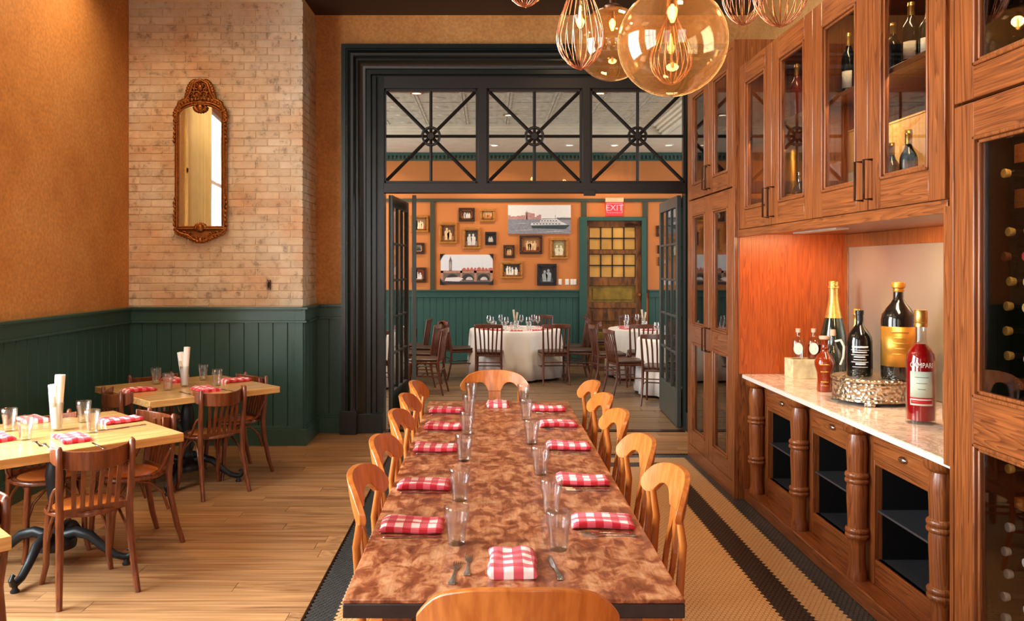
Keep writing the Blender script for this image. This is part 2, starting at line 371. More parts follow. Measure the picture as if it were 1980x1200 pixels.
# ------------------------------------------------------------------ mesh builder
class MB:
    def __init__(s): s.v = []; s.f = []; s.m = []
    def face(s, idx, m=0): s.f.append(tuple(idx)); s.m.append(m)
    def box(s, x0, x1, y0, y1, z0, z1, m=0):
        if x0 > x1: x0, x1 = x1, x0
        if y0 > y1: y0, y1 = y1, y0
        if z0 > z1: z0, z1 = z1, z0
        b = len(s.v)
        s.v += [(x0, y0, z0), (x1, y0, z0), (x1, y1, z0), (x0, y1, z0), (x0, y0, z1), (x1, y0, z1), (x1, y1, z1), (x0, y1, z1)]
        for q in ((0, 3, 2, 1), (4, 5, 6, 7), (0, 1, 5, 4), (1, 2, 6, 5), (2, 3, 7, 6), (3, 0, 4, 7)): s.face([b + i for i in q], m)
        return s
    def tube(s, pts, r, n=8, m=0, flat=1.0, closed=False):
        pts = [Vector(p) for p in pts]; k = len(pts); b = len(s.v)
        rs = r if isinstance(r, (list, tuple)) else [r] * k
        up = None
        for i, p in enumerate(pts):
            a = pts[(i - 1) % k] if (i > 0 or closed) else p
            c = pts[(i + 1) % k] if (i < k - 1 or closed) else p
            d = (c - a).normalized()
            if up is None:
                up = Vector((0, 0, 1)) if abs(d.z) < 0.9 else Vector((1, 0, 0))
            u = (up - d * up.dot(d))
            if u.length < 1e-5: u = d.orthogonal()
            u.normalize(); w_ = d.cross(u); up = u
            for j in range(n):
                t = 2 * pi * j / n
                s.v.append(tuple(p + u * (cos(t) * rs[i]) + w_ * (sin(t) * rs[i] * flat)))
        for i in range(k if closed else k - 1):
            i2 = (i + 1) % k
            for j in range(n):
                j2 = (j + 1) % n
                s.face((b + i * n + j, b + i * n + j2, b + i2 * n + j2, b + i2 * n + j), m)
        if not closed:
            s.face([b + j for j in range(n)][::-1], m); s.face([b + (k - 1) * n + j for j in range(n)], m)
        return s
    def lathe(s, prof, n=20, c=(0, 0, 0), m=0, wob=None, axis='z'):
        b = len(s.v); k = len(prof)
        for i, (r, z) in enumerate(prof):
            for j in range(n):
                t = 2 * pi * j / n
                rr = r * (wob(j, i) if wob else 1)
                x, y = rr * cos(t), rr * sin(t)
                if axis == 'z': s.v.append((c[0] + x, c[1] + y, c[2] + z))
                elif axis == 'x': s.v.append((c[0] + z, c[1] + x, c[2] + y))
                else: s.v.append((c[0] + y, c[1] + z, c[2] + x))
        for i in range(k - 1):
            for j in range(n):
                j2 = (j + 1) % n
                s.face((b + i * n + j, b + i * n + j2, b + (i + 1) * n + j2, b + (i + 1) * n + j), m)
        if prof[0][0] > 1e-6: s.face([b + j for j in range(n)][::-1], m)
        if prof[-1][0] > 1e-6: s.face([b + (k - 1) * n + j for j in range(n)], m)
        return s
    def ball(s, c, r, n=10, m=0, sc=(1, 1, 1)):
        b0 = len(s.v); k = max(5, n // 2 + 1)
        s.lathe([(max(1e-7, sin(pi * i / k)) * r, -cos(pi * i / k) * r) for i in range(k + 1)], n, (0, 0, 0), m)
        for i in range(b0, len(s.v)):
            x, y, z = s.v[i]; s.v[i] = (x * sc[0] + c[0], y * sc[1] + c[1], z * sc[2] + c[2])
        return s
    def prism(s, poly, d0, d1, plane='xz', m=0):
        """polygon (a,b) extruded from d0 to d1 along the remaining axis"""
        b = len(s.v); n = len(poly)
        def mk(a, c, d):
            return (a, d, c) if plane == 'xz' else ((a, c, d) if plane == 'xy' else (d, a, c))
        for d in (d0, d1):
            for a, c in poly: s.v.append(mk(a, c, d))
        s.face([b + i for i in range(n)], m); s.face([b + n + i for i in range(n)][::-1], m)
        for i in range(n):
            j = (i + 1) % n
            s.face((b + i, b + n + i, b + n + j, b + j), m)
        return s
    def strip(s, cols, t, yf=lambda x: 0, tilt=0.0, z0=0.0, m=0):
        """board standing in xz: columns (x, ztop, zbot), thickness t, bent by yf(x), leaning back by tilt per metre of height"""
        b = len(s.v); k = len(cols)
        for (x, zt, zb) in cols:
            y = yf(x)
            for z, yy in ((zt, -t / 2), (zt, t / 2), (zb, t / 2), (zb, -t / 2)):
                s.v.append((x, y + yy - tilt * (z - z0), z))
        for i in range(k - 1):
            p, q = b + i * 4, b + i * 4 + 4
            for a in range(4):
                c = (a + 1) % 4
                s.face((p + a, p + c, q + c, q + a), m)
        s.face((b, b + 3, b + 2, b + 1), m); e = b + (k - 1) * 4; s.face((e, e + 1, e + 2, e + 3), m)
        return s
    def mark(s): return len(s.v)
    def move(s, start, mat):
        for i in range(start, len(s.v)): s.v[i] = tuple(mat @ Vector(s.v[i]))
        return s

def obj(name, mb, mats, parent=None, bevel=0.0, smooth=0.7, seg=2, loc=None, fix=True):
    me = bpy.data.meshes.new(name)
    me.from_pydata(mb.v, [], mb.f)
    if not isinstance(mats, (list, tuple)): mats = [mats]
    for m in mats: me.materials.append(m)
    if len(mats) > 1: me.polygons.foreach_set('material_index', mb.m)
    if fix:
        bm = bmesh.new(); bm.from_mesh(me); bmesh.ops.recalc_face_normals(bm, faces=bm.faces); bm.to_mesh(me); bm.free()
    me.shade_smooth()
    me.set_sharp_from_angle(angle=smooth)
    o = bpy.data.objects.new(name, me); COL.objects.link(o)
    if parent: o.parent = parent
    if loc: o.location = loc
    if bevel:
        b = o.modifiers.new('bevel', 'BEVEL'); b.width = bevel; b.segments = seg; b.limit_method = 'ANGLE'; b.angle_limit = radians(35)
    return o
def tag(o, label=None, cat=None, group=None, kind=None):
    if label: o['label'] = label
    if cat: o['category'] = cat
    if group: o['group'] = group
    if kind: o['kind'] = kind
    return o
def thing(name, label, cat, loc=(0, 0, 0), rz=0.0, group=None):
    o = bpy.data.objects.new(name, None); COL.objects.link(o); o.empty_display_size = 0.1
    o.location = loc; o.rotation_euler = (0, 0, rz)
    return tag(o, label, cat, group)
def dup(root, loc, rz=0.0, label=None, group=None, scale=None):
    def cp(o, par):
        c = o.copy(); COL.objects.link(c)
        if par is not None: c.parent = par
        for ch in kids.get(o.name, []): cp(ch, c)
        return c
    kids = {}
    def walk(o):
        kids[o.name] = list(o.children)
        for ch in o.children: walk(ch)
    walk(root)
    r = cp(root, None)
    r.location = loc; r.rotation_euler = (0, 0, rz)
    if scale: r.scale = scale
    if label: r['label'] = label
    if group: r['group'] = group
    return r
class Proto:
    """first placement moves the original, later ones copy it"""
    def __init__(s, root): s.root = root; s.used = False
    def put(s, loc, rz=0.0, label=None, group=None):
        if not s.used:
            s.used = True; o = s.root; o.location = loc; o.rotation_euler = (0, 0, rz)
            if label: o['label'] = label
            if group: o['group'] = group
            return o
        return dup(s.root, loc, rz, label, group)
def struct(name, mb, mats, label, bevel=0.0, cat=None, smooth=0.7):
    o = obj(name, mb, mats, None, bevel, smooth); o['kind'] = 'structure'; o['label'] = label
    return o
def inst(name, src, parent, loc, rz=0.0, scale=None):
    o = bpy.data.objects.new(name, src.data if hasattr(src, 'data') else src); COL.objects.link(o)
    o.parent = parent; o.location = loc; o.rotation_euler = (0, 0, rz)
    if scale: o.scale = scale
    return o

# ================================================================== SETTING
XL, YB, YW, YF = -3.47, 7.98, 8.6, 14.7      # left wall, brick face, opening wall, far wall
XR, ZC = 2.70, 4.33
TX0, TX1, TY0, TY1 = -0.90, 1.96, 2.9, 7.58   # mosaic field

# ---- floor
g = MB(); g.box(XL - .2, XR + .1, -2.7, YW + .1, -0.12, -0.006)
floor = struct('floor', g, M['grout'], 'floor of oak planks with a hexagon mosaic field under the long table')
pm = MB(); pm.box(-0.5, 0.5, 0, 0.1275, -0.012, 0)
plank0 = None
L0 = 1.75
row = 0; y = 3.86
while y < YW:
    x0, x1 = (XL, TX0) if y < TY1 - 0.02 else (XL, XR)
    x = x0 - R.uniform(0.1, 1.5)
    while x < x1:
        ln = R.choice((1.2, 1.5, 1.8, 2.1))
        a, b = max(x, x0), min(x + ln, x1)
        if b - a > 0.05:
            if plank0 is None:
                plank0 = obj('plank', pm, M['floorwood'], floor); o = plank0
                o.location = ((a + b) / 2, y, R.uniform(-.0006, .0006)); o.scale = (b - a - .003, 1, 1)
            else:
                inst('plank', plank0, floor, ((a + b) / 2, y, R.uniform(-.0006, .0006)), 0, (b - a - .003, 1, 1))
        x += ln
    y += 0.13
g = MB(); y = 3.86 - 0.13
while y > -2.6:
    x = XL + R.uniform(-1.2, 0)
    xe = XR if y < TY0 - 0.15 else TX0
    while x < xe:
        ln = R.choice((1.2, 1.5, 1.8)); a, b = max(x, XL), min(x + ln, xe)
        if b > a + .02: g.box(a, b - .003, y, y + .1275, -.012, 0)
        x += ln
    y -= 0.13
tag(obj('floor_planking', g, M['floorwood'], floor, fix=False), kind='stuff')
# ---- hexagon mosaic: every tile a raised hexagon; cream field, dark band, cream band, black border
g = MB(); S = 0.0262; rad = S / sqrt(3) * 0.93; py_ = S * sqrt(3) / 2
iy = 0; y = TY0
hx = [(cos(pi / 6 + i * pi / 3), sin(pi / 6 + i * pi / 3)) for i in range(6)]
while y < TY1 - 0.012:
    x = TX0 + 0.013 + (S / 2 if iy % 2 else 0)
    while x < TX1 - 0.01:
        din = min(x - (-0.745), 1.77 - x, 7.44 - y)
        m = 1 if din < 0 else (0 if din < 0.17 else (2 if din < 0.335 else 0))
        b = len(g.v)
        for cx, cy in hx: g.v.append((x + cx * rad, y + cy * rad, -.002))
        for cx, cy in hx: g.v.append((x + cx * (rad - .001), y + cy * (rad - .001), 0.0012))
        g.face(range(b + 6, b + 12), m)
        for i in range(6): g.face((b + i, b + (i + 1) % 6, b + 6 + (i + 1) % 6, b + 6 + i), m)
        x += S
    y += py_; iy += 1
tag(obj('mosaic_tile', g, [M['tile_light'], M['tile_black'], M['tile_dark']], floor, fix=False, smooth=0.3), kind='stuff')
g = MB(); g.box(TX0 - .012, TX0, TY0, TY1, -.01, .002); g.box(TX0 - .012, TX1, TY1, TY1 + .012, -.01, .002)
tag(obj('floor_edging', g, M['bronze'], floor))
# ---- back room floor
g = MB(); g.box(-5.4, 5.8, YW + .1, YF + .1, -.12, -.006)
fb = struct('floor_back', g, M['grout'], 'grey-brown plank floor of the back dining room')
g = MB(); y = YW + .1
while y < YF:
    x = -5.3 + R.uniform(-1, 0)
    while x < 5.7:
        ln = R.choice((1.2, 1.5, 1.8)); a, b = max(x, -5.3), min(x + ln, 5.7)
        if b > a + .02: g.box(a, b - .006, y, y + .144, -.012, R.uniform(-.002, 0))
        x += ln
    y += 0.15
tag(obj('floor_planking', g, M['floorback'], fb, fix=False), kind='stuff')
g = MB(); g.box(-1.07, 2.05, 8.60, 8.72, -.01, .006)
struct('trim_1', g, M['bronze'], 'threshold strip between the two floors', .002)

# ---- ceiling of the front room
g = MB(); g.box(XL - .2, XR + .2, -2.7, YW + .3, ZC, ZC + .15)
for yb in (7.0, 4.6, 2.2): g.box(XL, XR, yb, yb + .22, ZC - .0, ZC + .01)
struct('ceiling', g, M['ceil_dark'], 'dark brown ceiling of the front room')

# ---- left wall with its window out of view
g = MB()
g.box(XL - .2, XL, 5.35, YW, 0, ZC); g.box(XL - .2, XL, 2.55, 5.35, 0, .75); g.box(XL - .2, XL, 2.55, 5.35, 3.95, ZC)
g.box(XL - .2, XL, 1.55, 2.55, 0, ZC); g.box(XL - .2, XL, -1.2, 1.55, 0, .75); g.box(XL - .2, XL, -1.2, 1.55, 3.95, ZC); g.box(XL - .2, XL, -2.7, -1.2, 0, ZC)
wl = struct('wall_left', g, M['faux'], 'ochre faux-finished plaster wall on the left')
for n, (a, b) in enumerate(((2.55, 5.35), (-1.2, 1.55))):
    g = MB()
    for yy in (a, b - .06): g.box(XL - .12, XL + .03, yy, yy + .06, .75, 3.95)
    for zz in (.75, 2.9, 3.89): g.box(XL - .12, XL + .03, a, b, zz, zz + .06)
    for i in (1, 2): g.box(XL - .10, XL, a + (b - a) * i / 3 - .02, a + (b - a) * i / 3 + .02, .75, 3.95)
    wo = struct('window_%d' % (n + 1), g, M['white_plastic'], 'tall white window frame in the left wall, ' + ('beside the curtain', 'nearer the camera')[n])
    g = MB(); g.box(XL - .075, XL - .07, a + .05, b - .05, .8, 3.9)
    obj('pane', g, M['glass'], wo)
# curtain gathered beside the window, seen in the mirror
g = MB(); nn = 90
for i in range(nn + 1):
    t = i / nn; yy = 4.76 + t * 0.84
    xx = XL + .13 + .05 * sin(t * 2 * pi * 9) + .015 * sin(t * 31)
    for j in range(5):
        g.v.append((xx + .01 * sin(j + t * 20), yy, 4.1 - j * 0.95))
for i in range(nn):
    for j in range(4):
        a = i * 5 + j; g.face((a, a + 1, a + 6, a + 5))
cu = obj('curtain', g, M['curtain'], None, fix=False); so = cu.modifiers.new('thick', 'SOLIDIFY'); so.thickness = .004
tag(cu, 'ivory curtain hanging at the left wall window, seen in the gilt mirror', 'curtain')
g = MB(); g.tube([(XL + .13, 2.5, 4.12), (XL + .13, 6.3, 4.12)], .014, 8)
tag(obj('curtain_rod', g, M['bronze']), 'dark rod carrying the ivory curtain above the left window', 'curtain rod')

# ---- wainscot profile helper
def wainscot(name, p0, p1, ztop, boards, mat, label, pitch=.145, outward=(0, -1), base=.19, rail=.15, individually=True, board_name='board'):
    """run from p0 to p1 in plan; outward is the room-side normal"""
    p0, p1 = Vector((*p0, 0)), Vector((*p1, 0)); d = (p1 - p0); L = d.length; d.normalize(); n = Vector((*outward, 0))
    def slab(g, a, b, z0, z1, t0, t1):
        c = [p0 + d * a + n * t0, p0 + d * b + n * t0, p0 + d * b + n * t1, p0 + d * a + n * t1]
        bb = len(g.v)
        for z in (z0, z1):
            for q in c: g.v.append((q.x, q.y, z))
        for f in ((0, 1, 2, 3), (4, 7, 6, 5), (0, 4, 5, 1), (1, 5, 6, 2), (2, 6, 7, 3), (3, 7, 4, 0)): g.face([bb + i for i in f])
    g = MB()
    slab(g, 0, L, ztop - .022, ztop, 0, .062); slab(g, 0, L, ztop - .035, ztop - .022, 0, .05)
    slab(g, 0, L, ztop - rail + .02, ztop - .035, 0, .034); slab(g, 0, L, ztop - rail, ztop - rail + .02, 0, .048)
    slab(g, 0, L, 0, base - .03, 0, .042); slab(g, 0, L, base - .03, base - .012, 0, .034); slab(g, 0, L, base - .012, base, 0, .026)
    slab(g, 0, L, 0, ztop - .02, 0, .006)
    root = struct(name, g, mat, label, .002)
    nb = max(1, round(L / pitch)); pt = L / nb; first = None
    for i in range(nb):
        g = MB(); g.box(-pt / 2 + .003, pt / 2 - .003, 0, .016, base - .01, ztop - rail + .01)
        q = p0 + d * (pt * (i + .5)) + n * .004
        ang = math.atan2(n.y, n.x) - pi / 2
        if first is None:
            first = obj(board_name, g, mat, root, .002, seg=1); first.location = q; first.rotation_euler = (0, 0, ang)
        else:
            o = first.copy(); COL.objects.link(o); o.parent = root; o.location = q
    return root
wainscot('trim_2', (XL, YB), (XL, 5.3), 1.33, 0, M['green'], 'dark green board wainscot with rail along the left wall', outward=(1, 0))
wainscot('trim_3', (XL, YB), (-1.79, YB), 1.33, 0, M['green'], 'green beadboard wainscot under the brick wall with chair rail and skirting', outward=(0, -1))
wainscot('trim_4', (-1.79, YB - .0), (-1.79, YW), 1.33, 0, M['green'], 'short return of dark wainscot beside the doorway', outward=(1, 0))
wainscot('trim_5', (-1.79, YW), (-1.51, YW), 1.33, 0, M['green'], 'narrow strip of dark wainscot left of the doorway casing', outward=(0, -1))
g = MB(); g.box(-1.86, -1.728, YB - .0635, YB + .06, 1.308, 1.33); g.box(-1.86, -1.742, YB - .0495, YB + .06, 1.18, 1.2); g.box(-1.86, -1.748, YB - .0435, YB + .06, 0, .16)
g.box(-1.86, -1.756, YB - .0355, YB + .06, 1.2, 1.308); g.box(-1.86, -1.783, YB - .0215, YB + .02, .16, 1.19)
struct('trim_6', g, M['green'], 'mitred corner of the green wainscot under the brick corner', .002)

# ---- brick chimney breast
g = MB(); g.box(XL, -1.798, YB + .008, YW + .1, 0, ZC)
wb = struct('wall_brick', g, M['mortar'], 'whitewashed brick wall behind the gilt mirror')
BL, BH, PX, PZ = .2165, .0655, .2245, .0735
bm_ = MB(); bm_.box(-BL / 2, BL / 2, 0, .05, -BH / 2, BH / 2)
b0 = None; nb = 0; rest = MB()
rows = int((ZC - 1.335) / PZ) + 1
for i in range(rows):
    zc = 1.335 + PZ * (i + .5)
    if zc + BH / 2 > ZC: continue
    x = XL + (0 if i % 2 else -PX / 2); first = True
    while x < -1.795:
        a, b = max(x, XL + .003), min(x + BL, -1.79)
        if -1.79 - b < 0.05: b = -1.79 + R.uniform(0, .004)
        if b - a > .03:
            yy = YB + R.uniform(-.003, .003)
            if nb < 300 and zc < 4.25:
                if b0 is None: b0 = obj('brick', bm_, M['brick'], wb, .004, seg=1); o = b0; o.location = ((a + b) / 2, yy, zc); o.scale = ((b - a) / BL, 1, 1)
                else:
                    o = b0.copy(); COL.objects.link(o); o.parent = wb; o.location = ((a + b) / 2, yy, zc); o.scale = ((b - a) / BL, 1, 1)
                o.rotation_euler = (0, R.uniform(-.006, .006), 0); nb += 1
            else: rest.box(a, b, yy, yy + .05, zc - BH / 2, zc + BH / 2)
        x += PX
    # return side towards the doorway
    y_ = YB + .055 + (0 if i % 2 else .11)
    rest.box(-1.82, -1.79 + R.uniform(-.002, .004), YB + .052, y_ - .008, zc - BH / 2, zc + BH / 2)
    while y_ < YW:
        rest.box(-1.82, -1.79 + R.uniform(-.003, .004), y_, min(y_ + BL, YW), zc - BH / 2, zc + BH / 2); y_ += PX
tag(obj('return_bricks', rest, M['brick'], wb, fix=False), kind='stuff')
# bronze hook left in the brickwork
hx_, hz_ = on(521, 550, YB)
g = MB(); g.box(hx_ - .02, hx_ + .016, YB - .025, YB - .002, hz_ - .045, hz_ + .045); g.tube([(hx_, YB - .02, hz_ + .03), (hx_, YB - .05, hz_), (hx_, YB - .03, hz_ - .03)], .006, 6)
tag(obj('wall_hook', g, M['bronze'], None, .003), 'small rusty metal bracket fixed low on the brick wall', 'hook')

# ---- wall with the wide doorway
OX0, OX1, OZ = -1.51, 2.485, 4.007      # outer edge of the casing
g = MB()
g.box(-1.80, OX0 + .2, YW, YW + .2, 0, ZC); g.box(OX1 - .2, XR + .1, YW, YW + .2, 0, ZC); g.box(OX0 + .2, OX1 - .2, YW, YW + .2, OZ - .2, ZC)
struct('wall_back', g, M['faux'], 'ochre plaster wall around the wide doorway')
# casing: moulded profile (distance in from the outer edge, depth) swept up, across and down
prof = [(0, 8.60), (0, 8.50), (.045, 8.50), (.05, 8.515), (.06, 8.515), (.075, 8.49), (.10, 8.475), (.125, 8.48), (.14, 8.50), (.145, 8.53), (.165, 8.53), (.18, 8.55), (.21, 8.57),
        (.24, 8.575), (.245, 8.59), (.29, 8.59), (.30, 8.62), (.34, 8.62), (.345, 8.66), (.42, 8.66), (.425, 8.80), (.10, 8.80), (0, 8.80)]
g = MB(); k = len(prof)
for (o_, yy) in prof:
    g.v += [(OX0 + o_, yy, 0), (OX0 + o_, yy, OZ - min(o_, .305)), (OX1 - o_, yy, OZ - min(o_, .305)), (OX1 - o_, yy, 0)]
for i in range(k - 1):
    for j in range(3): g.face((i * 4 + j, i * 4 + j + 1, (i + 1) * 4 + j + 1, (i + 1) * 4 + j))
struct('door_1', g, M['casing'], 'deep moulded green-black casing of the wide doorway', smooth=0.45)
g = MB(); g.box(OX0 - .01, OX0 + .16, 8.455, 8.6, 0, .24); g.box(OX0 + .16, OX0 + .42, 8.53, 8.66, 0, .20)
g.box(OX1 - .16, OX1 + .01, 8.455, 8.6, 0, .24); g.box(OX1 - .42, OX1 - .16, 8.53, 8.66, 0, .20)
struct('trim_7', g, M['casing'], 'plinth blocks at the foot of the doorway casing', .004)
# transom with three wheel windows
IX0, IX1 = OX0 + .425, OX1 - .425
z_lo, z_hi = 2.49, OZ - .30
p_lo, p_hi = 2.606, 3.57
g = MB(); YT = 8.70
g.box(IX0 - .01, IX1 + .01, YT - .05, YT + .07, z_lo, p_lo - .012); g.box(IX0 - .01, IX1 + .01, YT - .05, YT + .07, p_hi + .012, z_hi + .03)
cols = [(745, 922), (943.5, 1123), (1142.5, 1320)]
cx = [tuple((p - 944) / F * YT for p in c) for c in cols]
cx[0] = (IX0, cx[0][1]); cx[2] = (cx[2][0], IX1)
for i in range(2): g.box(cx[i][1] + .012, cx[i + 1][0] - .012, YT - .05, YT + .07, p_lo - .02, p_hi + .02)
g.box(1.0, 1.12, YT - .07, YT - .02, z_lo - .03, z_lo + .03)
tr = struct('door_2', g, M['transom'], 'dark transom above the doorway with three spoked wheel windows', .004)
for i, (a, b) in enumerate(cx):
    g = MB(); t = .012
    g.box(a - .012, a + t, YT - .02, YT + .03, p_lo - .012, p_hi + .012); g.box(b - t, b + .012, YT - .02, YT + .03, p_lo - .012, p_hi + .012)
    g.box(a, b, YT - .02, YT + .03, p_lo - .012, p_lo + t); g.box(a, b, YT - .02, YT + .03, p_hi - t, p_hi + .012)
    c = Vector(((a + b) / 2, YT, (p_lo + p_hi) / 2)); hw, hh = (b - a) / 2, (p_hi - p_lo) / 2
    for (dx, dz) in ((1, 0), (0, 1), (1, 1), (1, -1)):
        e = Vector((dx * hw, 0, dz * hh)); g.tube([c - e, c + e], .0165 if dx * dz == 0 else .0185, 4)
    g.tube([c + Vector((cos(q * pi / 16) * .091, 0, sin(q * pi / 16) * .091)) for q in range(32)], .016, 6, closed=True)
    g.lathe([(.0001, -.025), (.034, -.025), (.036, .02), (.0001, .025)], 12, (c.x, YT, c.z), axis='y')
    wd = obj('wheel_window', g, M['transom'], tr)
    for q in range(2):
        for r in range(2):
            g = MB(); xa, xb = (a + .01, c.x) if q == 0 else (c.x, b - .01); za, zb = (p_lo, c.z) if r == 0 else (c.z, p_hi)
            g.box(xa, xb, YT + .012, YT + .016, za, zb); obj('pane', g, M['glass'], wd)

# ---- folding french doors, opened into the back room
def french_leaf(parent_name, label, p0, p1, handles=False, hinge_at=None):
    p0, p1 = Vector((*p0, 0)), Vector((*p1, 0)); L = (p1 - p0).length
    ang = math.atan2(p1.y - p0.y, p1.x - p0.x)
    root = thing(parent_name, label, 'door', (p0.x, p0.y, .012), ang, 'folding glazed doors of the wide doorway')
    T = .045; g = MB(); Z = 2.465; sw = .085
    g.box(0, sw, -T / 2, T / 2, 0, Z); g.box(L - sw, L, -T / 2, T / 2, 0, Z)
    g.box(sw, L - sw, -T / 2, T / 2, 0, .38); g.box(sw, L - sw, -T / 2, T / 2, Z - .12, Z)
    obj('leaf_frame', g, M['doorpaint'], root, .004)
    g = MB(); ox0, ox1, oz0, oz1 = sw, L - sw, .38, Z - .12
    for i in (1, 2):
        xx = ox0 + (ox1 - ox0) * i / 3; g.box(xx - .012, xx + .012, -.016, .016, oz0, oz1)
    for i in range(1, 5):
        zz = oz0 + (oz1 - oz0) * i / 5; g.box(ox0, ox1, -.016, .016, zz - .012, zz + .012)
    obj('muntins', g, M['doorpaint'], root, .003, seg=1)
    for i in range(3):
        for j in range(5):
            g = MB(); g.box(ox0 + (ox1 - ox0) * i / 3 + .01, ox0 + (ox1 - ox0) * (i + 1) / 3 - .01, -.002, .002, oz0 + (oz1 - oz0) * j / 5 + .01, oz0 + (oz1 - oz0) * (j + 1) / 5 - .01)
            obj('pane', g, M['glass'], root)
    if hinge_at is not None:
        for zz in (.28, .92, 1.62, 2.2):
            g = MB(); g.tube([(hinge_at * L, -.03, zz - .055), (hinge_at * L, -.03, zz + .055)], .012, 8); g.box(hinge_at * L - .03, hinge_at * L + .03, -.03, -.02, zz - .05, zz + .05)
            obj('hinge', g, M['frame_black'], root)
    if handles:
        g = MB(); g.box(.03, .055, -.035, .035, 1.0, 1.16); g.tube([(.042, -.03, 1.08), (.042, -.07, 1.08), (.13, -.07, 1.08)], .009, 8)
        obj('handle', g, M['bronze'], root)
    return root
french_leaf('french_door', 'grey-green glazed door leaf hinged at the left jamb of the doorway', (-1.035, 8.78), (-.965, 9.84))
french_leaf('french_door', 'glazed door leaf folded edge-on beside the left jamb leaf, standing free of the jamb', (-.785, 8.78), (-.885, 9.84), hinge_at=1.0)
french_leaf('french_door', 'grey-green glazed door leaf swung open at the right jamb', (2.03, 8.80), (2.085, 9.98))
french_leaf('french_door', 'glazed door leaf folded behind the right jamb leaf, nearly hidden', (2.13, 8.80), (2.17, 9.98), handles=True)

# ---- walls behind cabinets and behind the camera
g = MB(); g.box(XR, XR + .15, -2.7, YW + .1, 0, ZC)
struct('wall_right', g, M['faux'], 'plaster wall behind the oak cabinets')
g = MB()
for a, b in ((XL - .1, -2.45), (-.95, .55), (2.05, XR + .1)): g.box(a, b, -2.6, -2.45, 0, ZC)
for a, b in ((-2.45, -.95), (.55, 2.05)): g.box(a, b, -2.6, -2.45, 0, .9); g.box(a, b, -2.6, -2.45, 3.6, ZC)
struct('wall_front', g, M['faux'], 'plaster wall behind the camera with two tall windows')
for n, (a, b) in enumerate(((-2.45, -.95), (.55, 2.05))):
    g = MB()
    for i in range(3): xx = a + (b - a) * i / 2; g.box(xx - .03, xx + .03, -2.52, -2.46, .9, 3.6)
    for zz in (.9, 1.8, 2.7, 3.55): g.box(a, b, -2.52, -2.46, zz, zz + .05)
    struct('window_%d' % (n + 3), g, M['white_plastic'], 'tall window frame behind the camera, ' + ('left', 'right')[n])

# ================================================================== BACK ROOM SHELL
g = MB()
dx0, dz0 = on(1134, 427, YF); dx1, _ = on(1240, 427, YF)
g.box(-5.4, dx0 - .05, YF, YF + .2, 0, 3.9); g.box(dx1 + .05, 5.8, YF, YF + .2, 0, 3.9); g.box(dx0 - .05, dx1 + .05, YF, YF + .2, dz0, 3.9)
struct('wall_far', g, M['orange'], 'orange painted far wall of the back dining room')
g = MB(); g.box(-5.4, -5.28, YW + .2, YF, 0, .8); g.box(-5.4, -5.28, YW + .2, YF, 3.4, 3.95); g.box(-5.4, -5.28, YW + .2, 9.8, .8, 3.4); g.box(-5.4, -5.28, 13.4, YF, .8, 3.4)
struct('wall_back_left', g, M['orange'], 'orange left wall of the back room')
g = MB(); g.box(5.68, 5.8, YW + .2, YF, 0, .8); g.box(5.68, 5.8, YW + .2, YF, 3.4, 3.95); g.box(5.68, 5.8, YW + .2, 9.8, .8, 3.4); g.box(5.68, 5.8, 13.4, YF, .8, 3.4)
struct('wall_back_right', g, M['orange'], 'orange right wall of the back room')
g = MB(); g.box(-5.4, -1.7, YW + .2, YW + .3, 0, 3.95); g.box(2.6, 5.8, YW + .2, YW + .3, 0, 3.95)
struct('wall_back_near', g, M['orange'], 'orange rear face of the doorway wall')
# soffit, pressed-tin tray and crown
g = MB(); g.box(-5.4, 5.8, 12.93, YF + .1, 3.74, 3.9); g.box(2.75, 5.8, YW + .2, 12.93, 3.74, 3.9)
struct('ceiling_soffit', g, M['white_ceiling'], 'cream flat soffit round the tin ceiling of the back room')
g = MB(); g.box(-5.4, 2.8, YW + .2, 12.95, 3.93, 4.0)
ct = struct('ceiling_tin', g, M['tin'], 'pressed tin ceiling of the back room')
nx = 0; pn = None
for i in range(8):
    for j in range(7):
        x0, y0 = 2.72 - .61 * (i + 1), 12.90 - .61 * (j + 1)
        if y0 < YW + .2: continue
        if pn is None:
            g = MB(); a = .603
            g.box(0, a, 0, a, 0, .012)
            for (p, q, r, s_) in ((.0, a, .0, .03), (.0, a, a - .03, a), (0, .03, .03, a - .03), (a - .03, a, .03, a - .03)): g.box(p, q, r, s_, -.008, 0)
            g.lathe([(.09, -.001), (.07, -.012), (.02, -.016), (.0001, -.02)], 10, (a / 2, a / 2, 0))
            pn = obj('tin_panel', g, M['tin'], ct); pn.location = (x0, y0, 3.912)
        else: inst('tin_panel', pn, ct, (x0, y0, 3.912))
g = MB()
for q, (dd, zz, hh) in enumerate(((.0, 3.74, .06), (.05, 3.79, .05), (.10, 3.83, .05), (.15, 3.87, .05))):
    g.box(-5.3, 2.75 - dd, 12.93 - dd - .05, 12.95 - dd, zz, zz + hh)
    g.box(2.70 - dd, 2.76 - dd, YW + .2, 12.93, zz, zz + hh)
struct('trim_8', g, M['white_ceiling'], 'stepped crown moulding round the tin ceiling', .004)
# dentil cornice
g = MB(); zc1 = 3.735; g.box(-5.28, 5.68, YF - .05, YF, zc1 - .05, zc1)
g.box(-5.28, 5.68, YF - .02, YF, zc1 - .14, zc1 - .05)
dn = struct('trim_9', g, M['green_back'], 'dark green dentil cornice on the far wall')
g = MB(); x = -3
while x < 4.2: g.box(x, x + .035, YF - .045, YF - .018, zc1 - .115, zc1 - .05); x += .07
tag(obj('dentils', g, M['green_back'], dn, fix=False), kind='stuff')
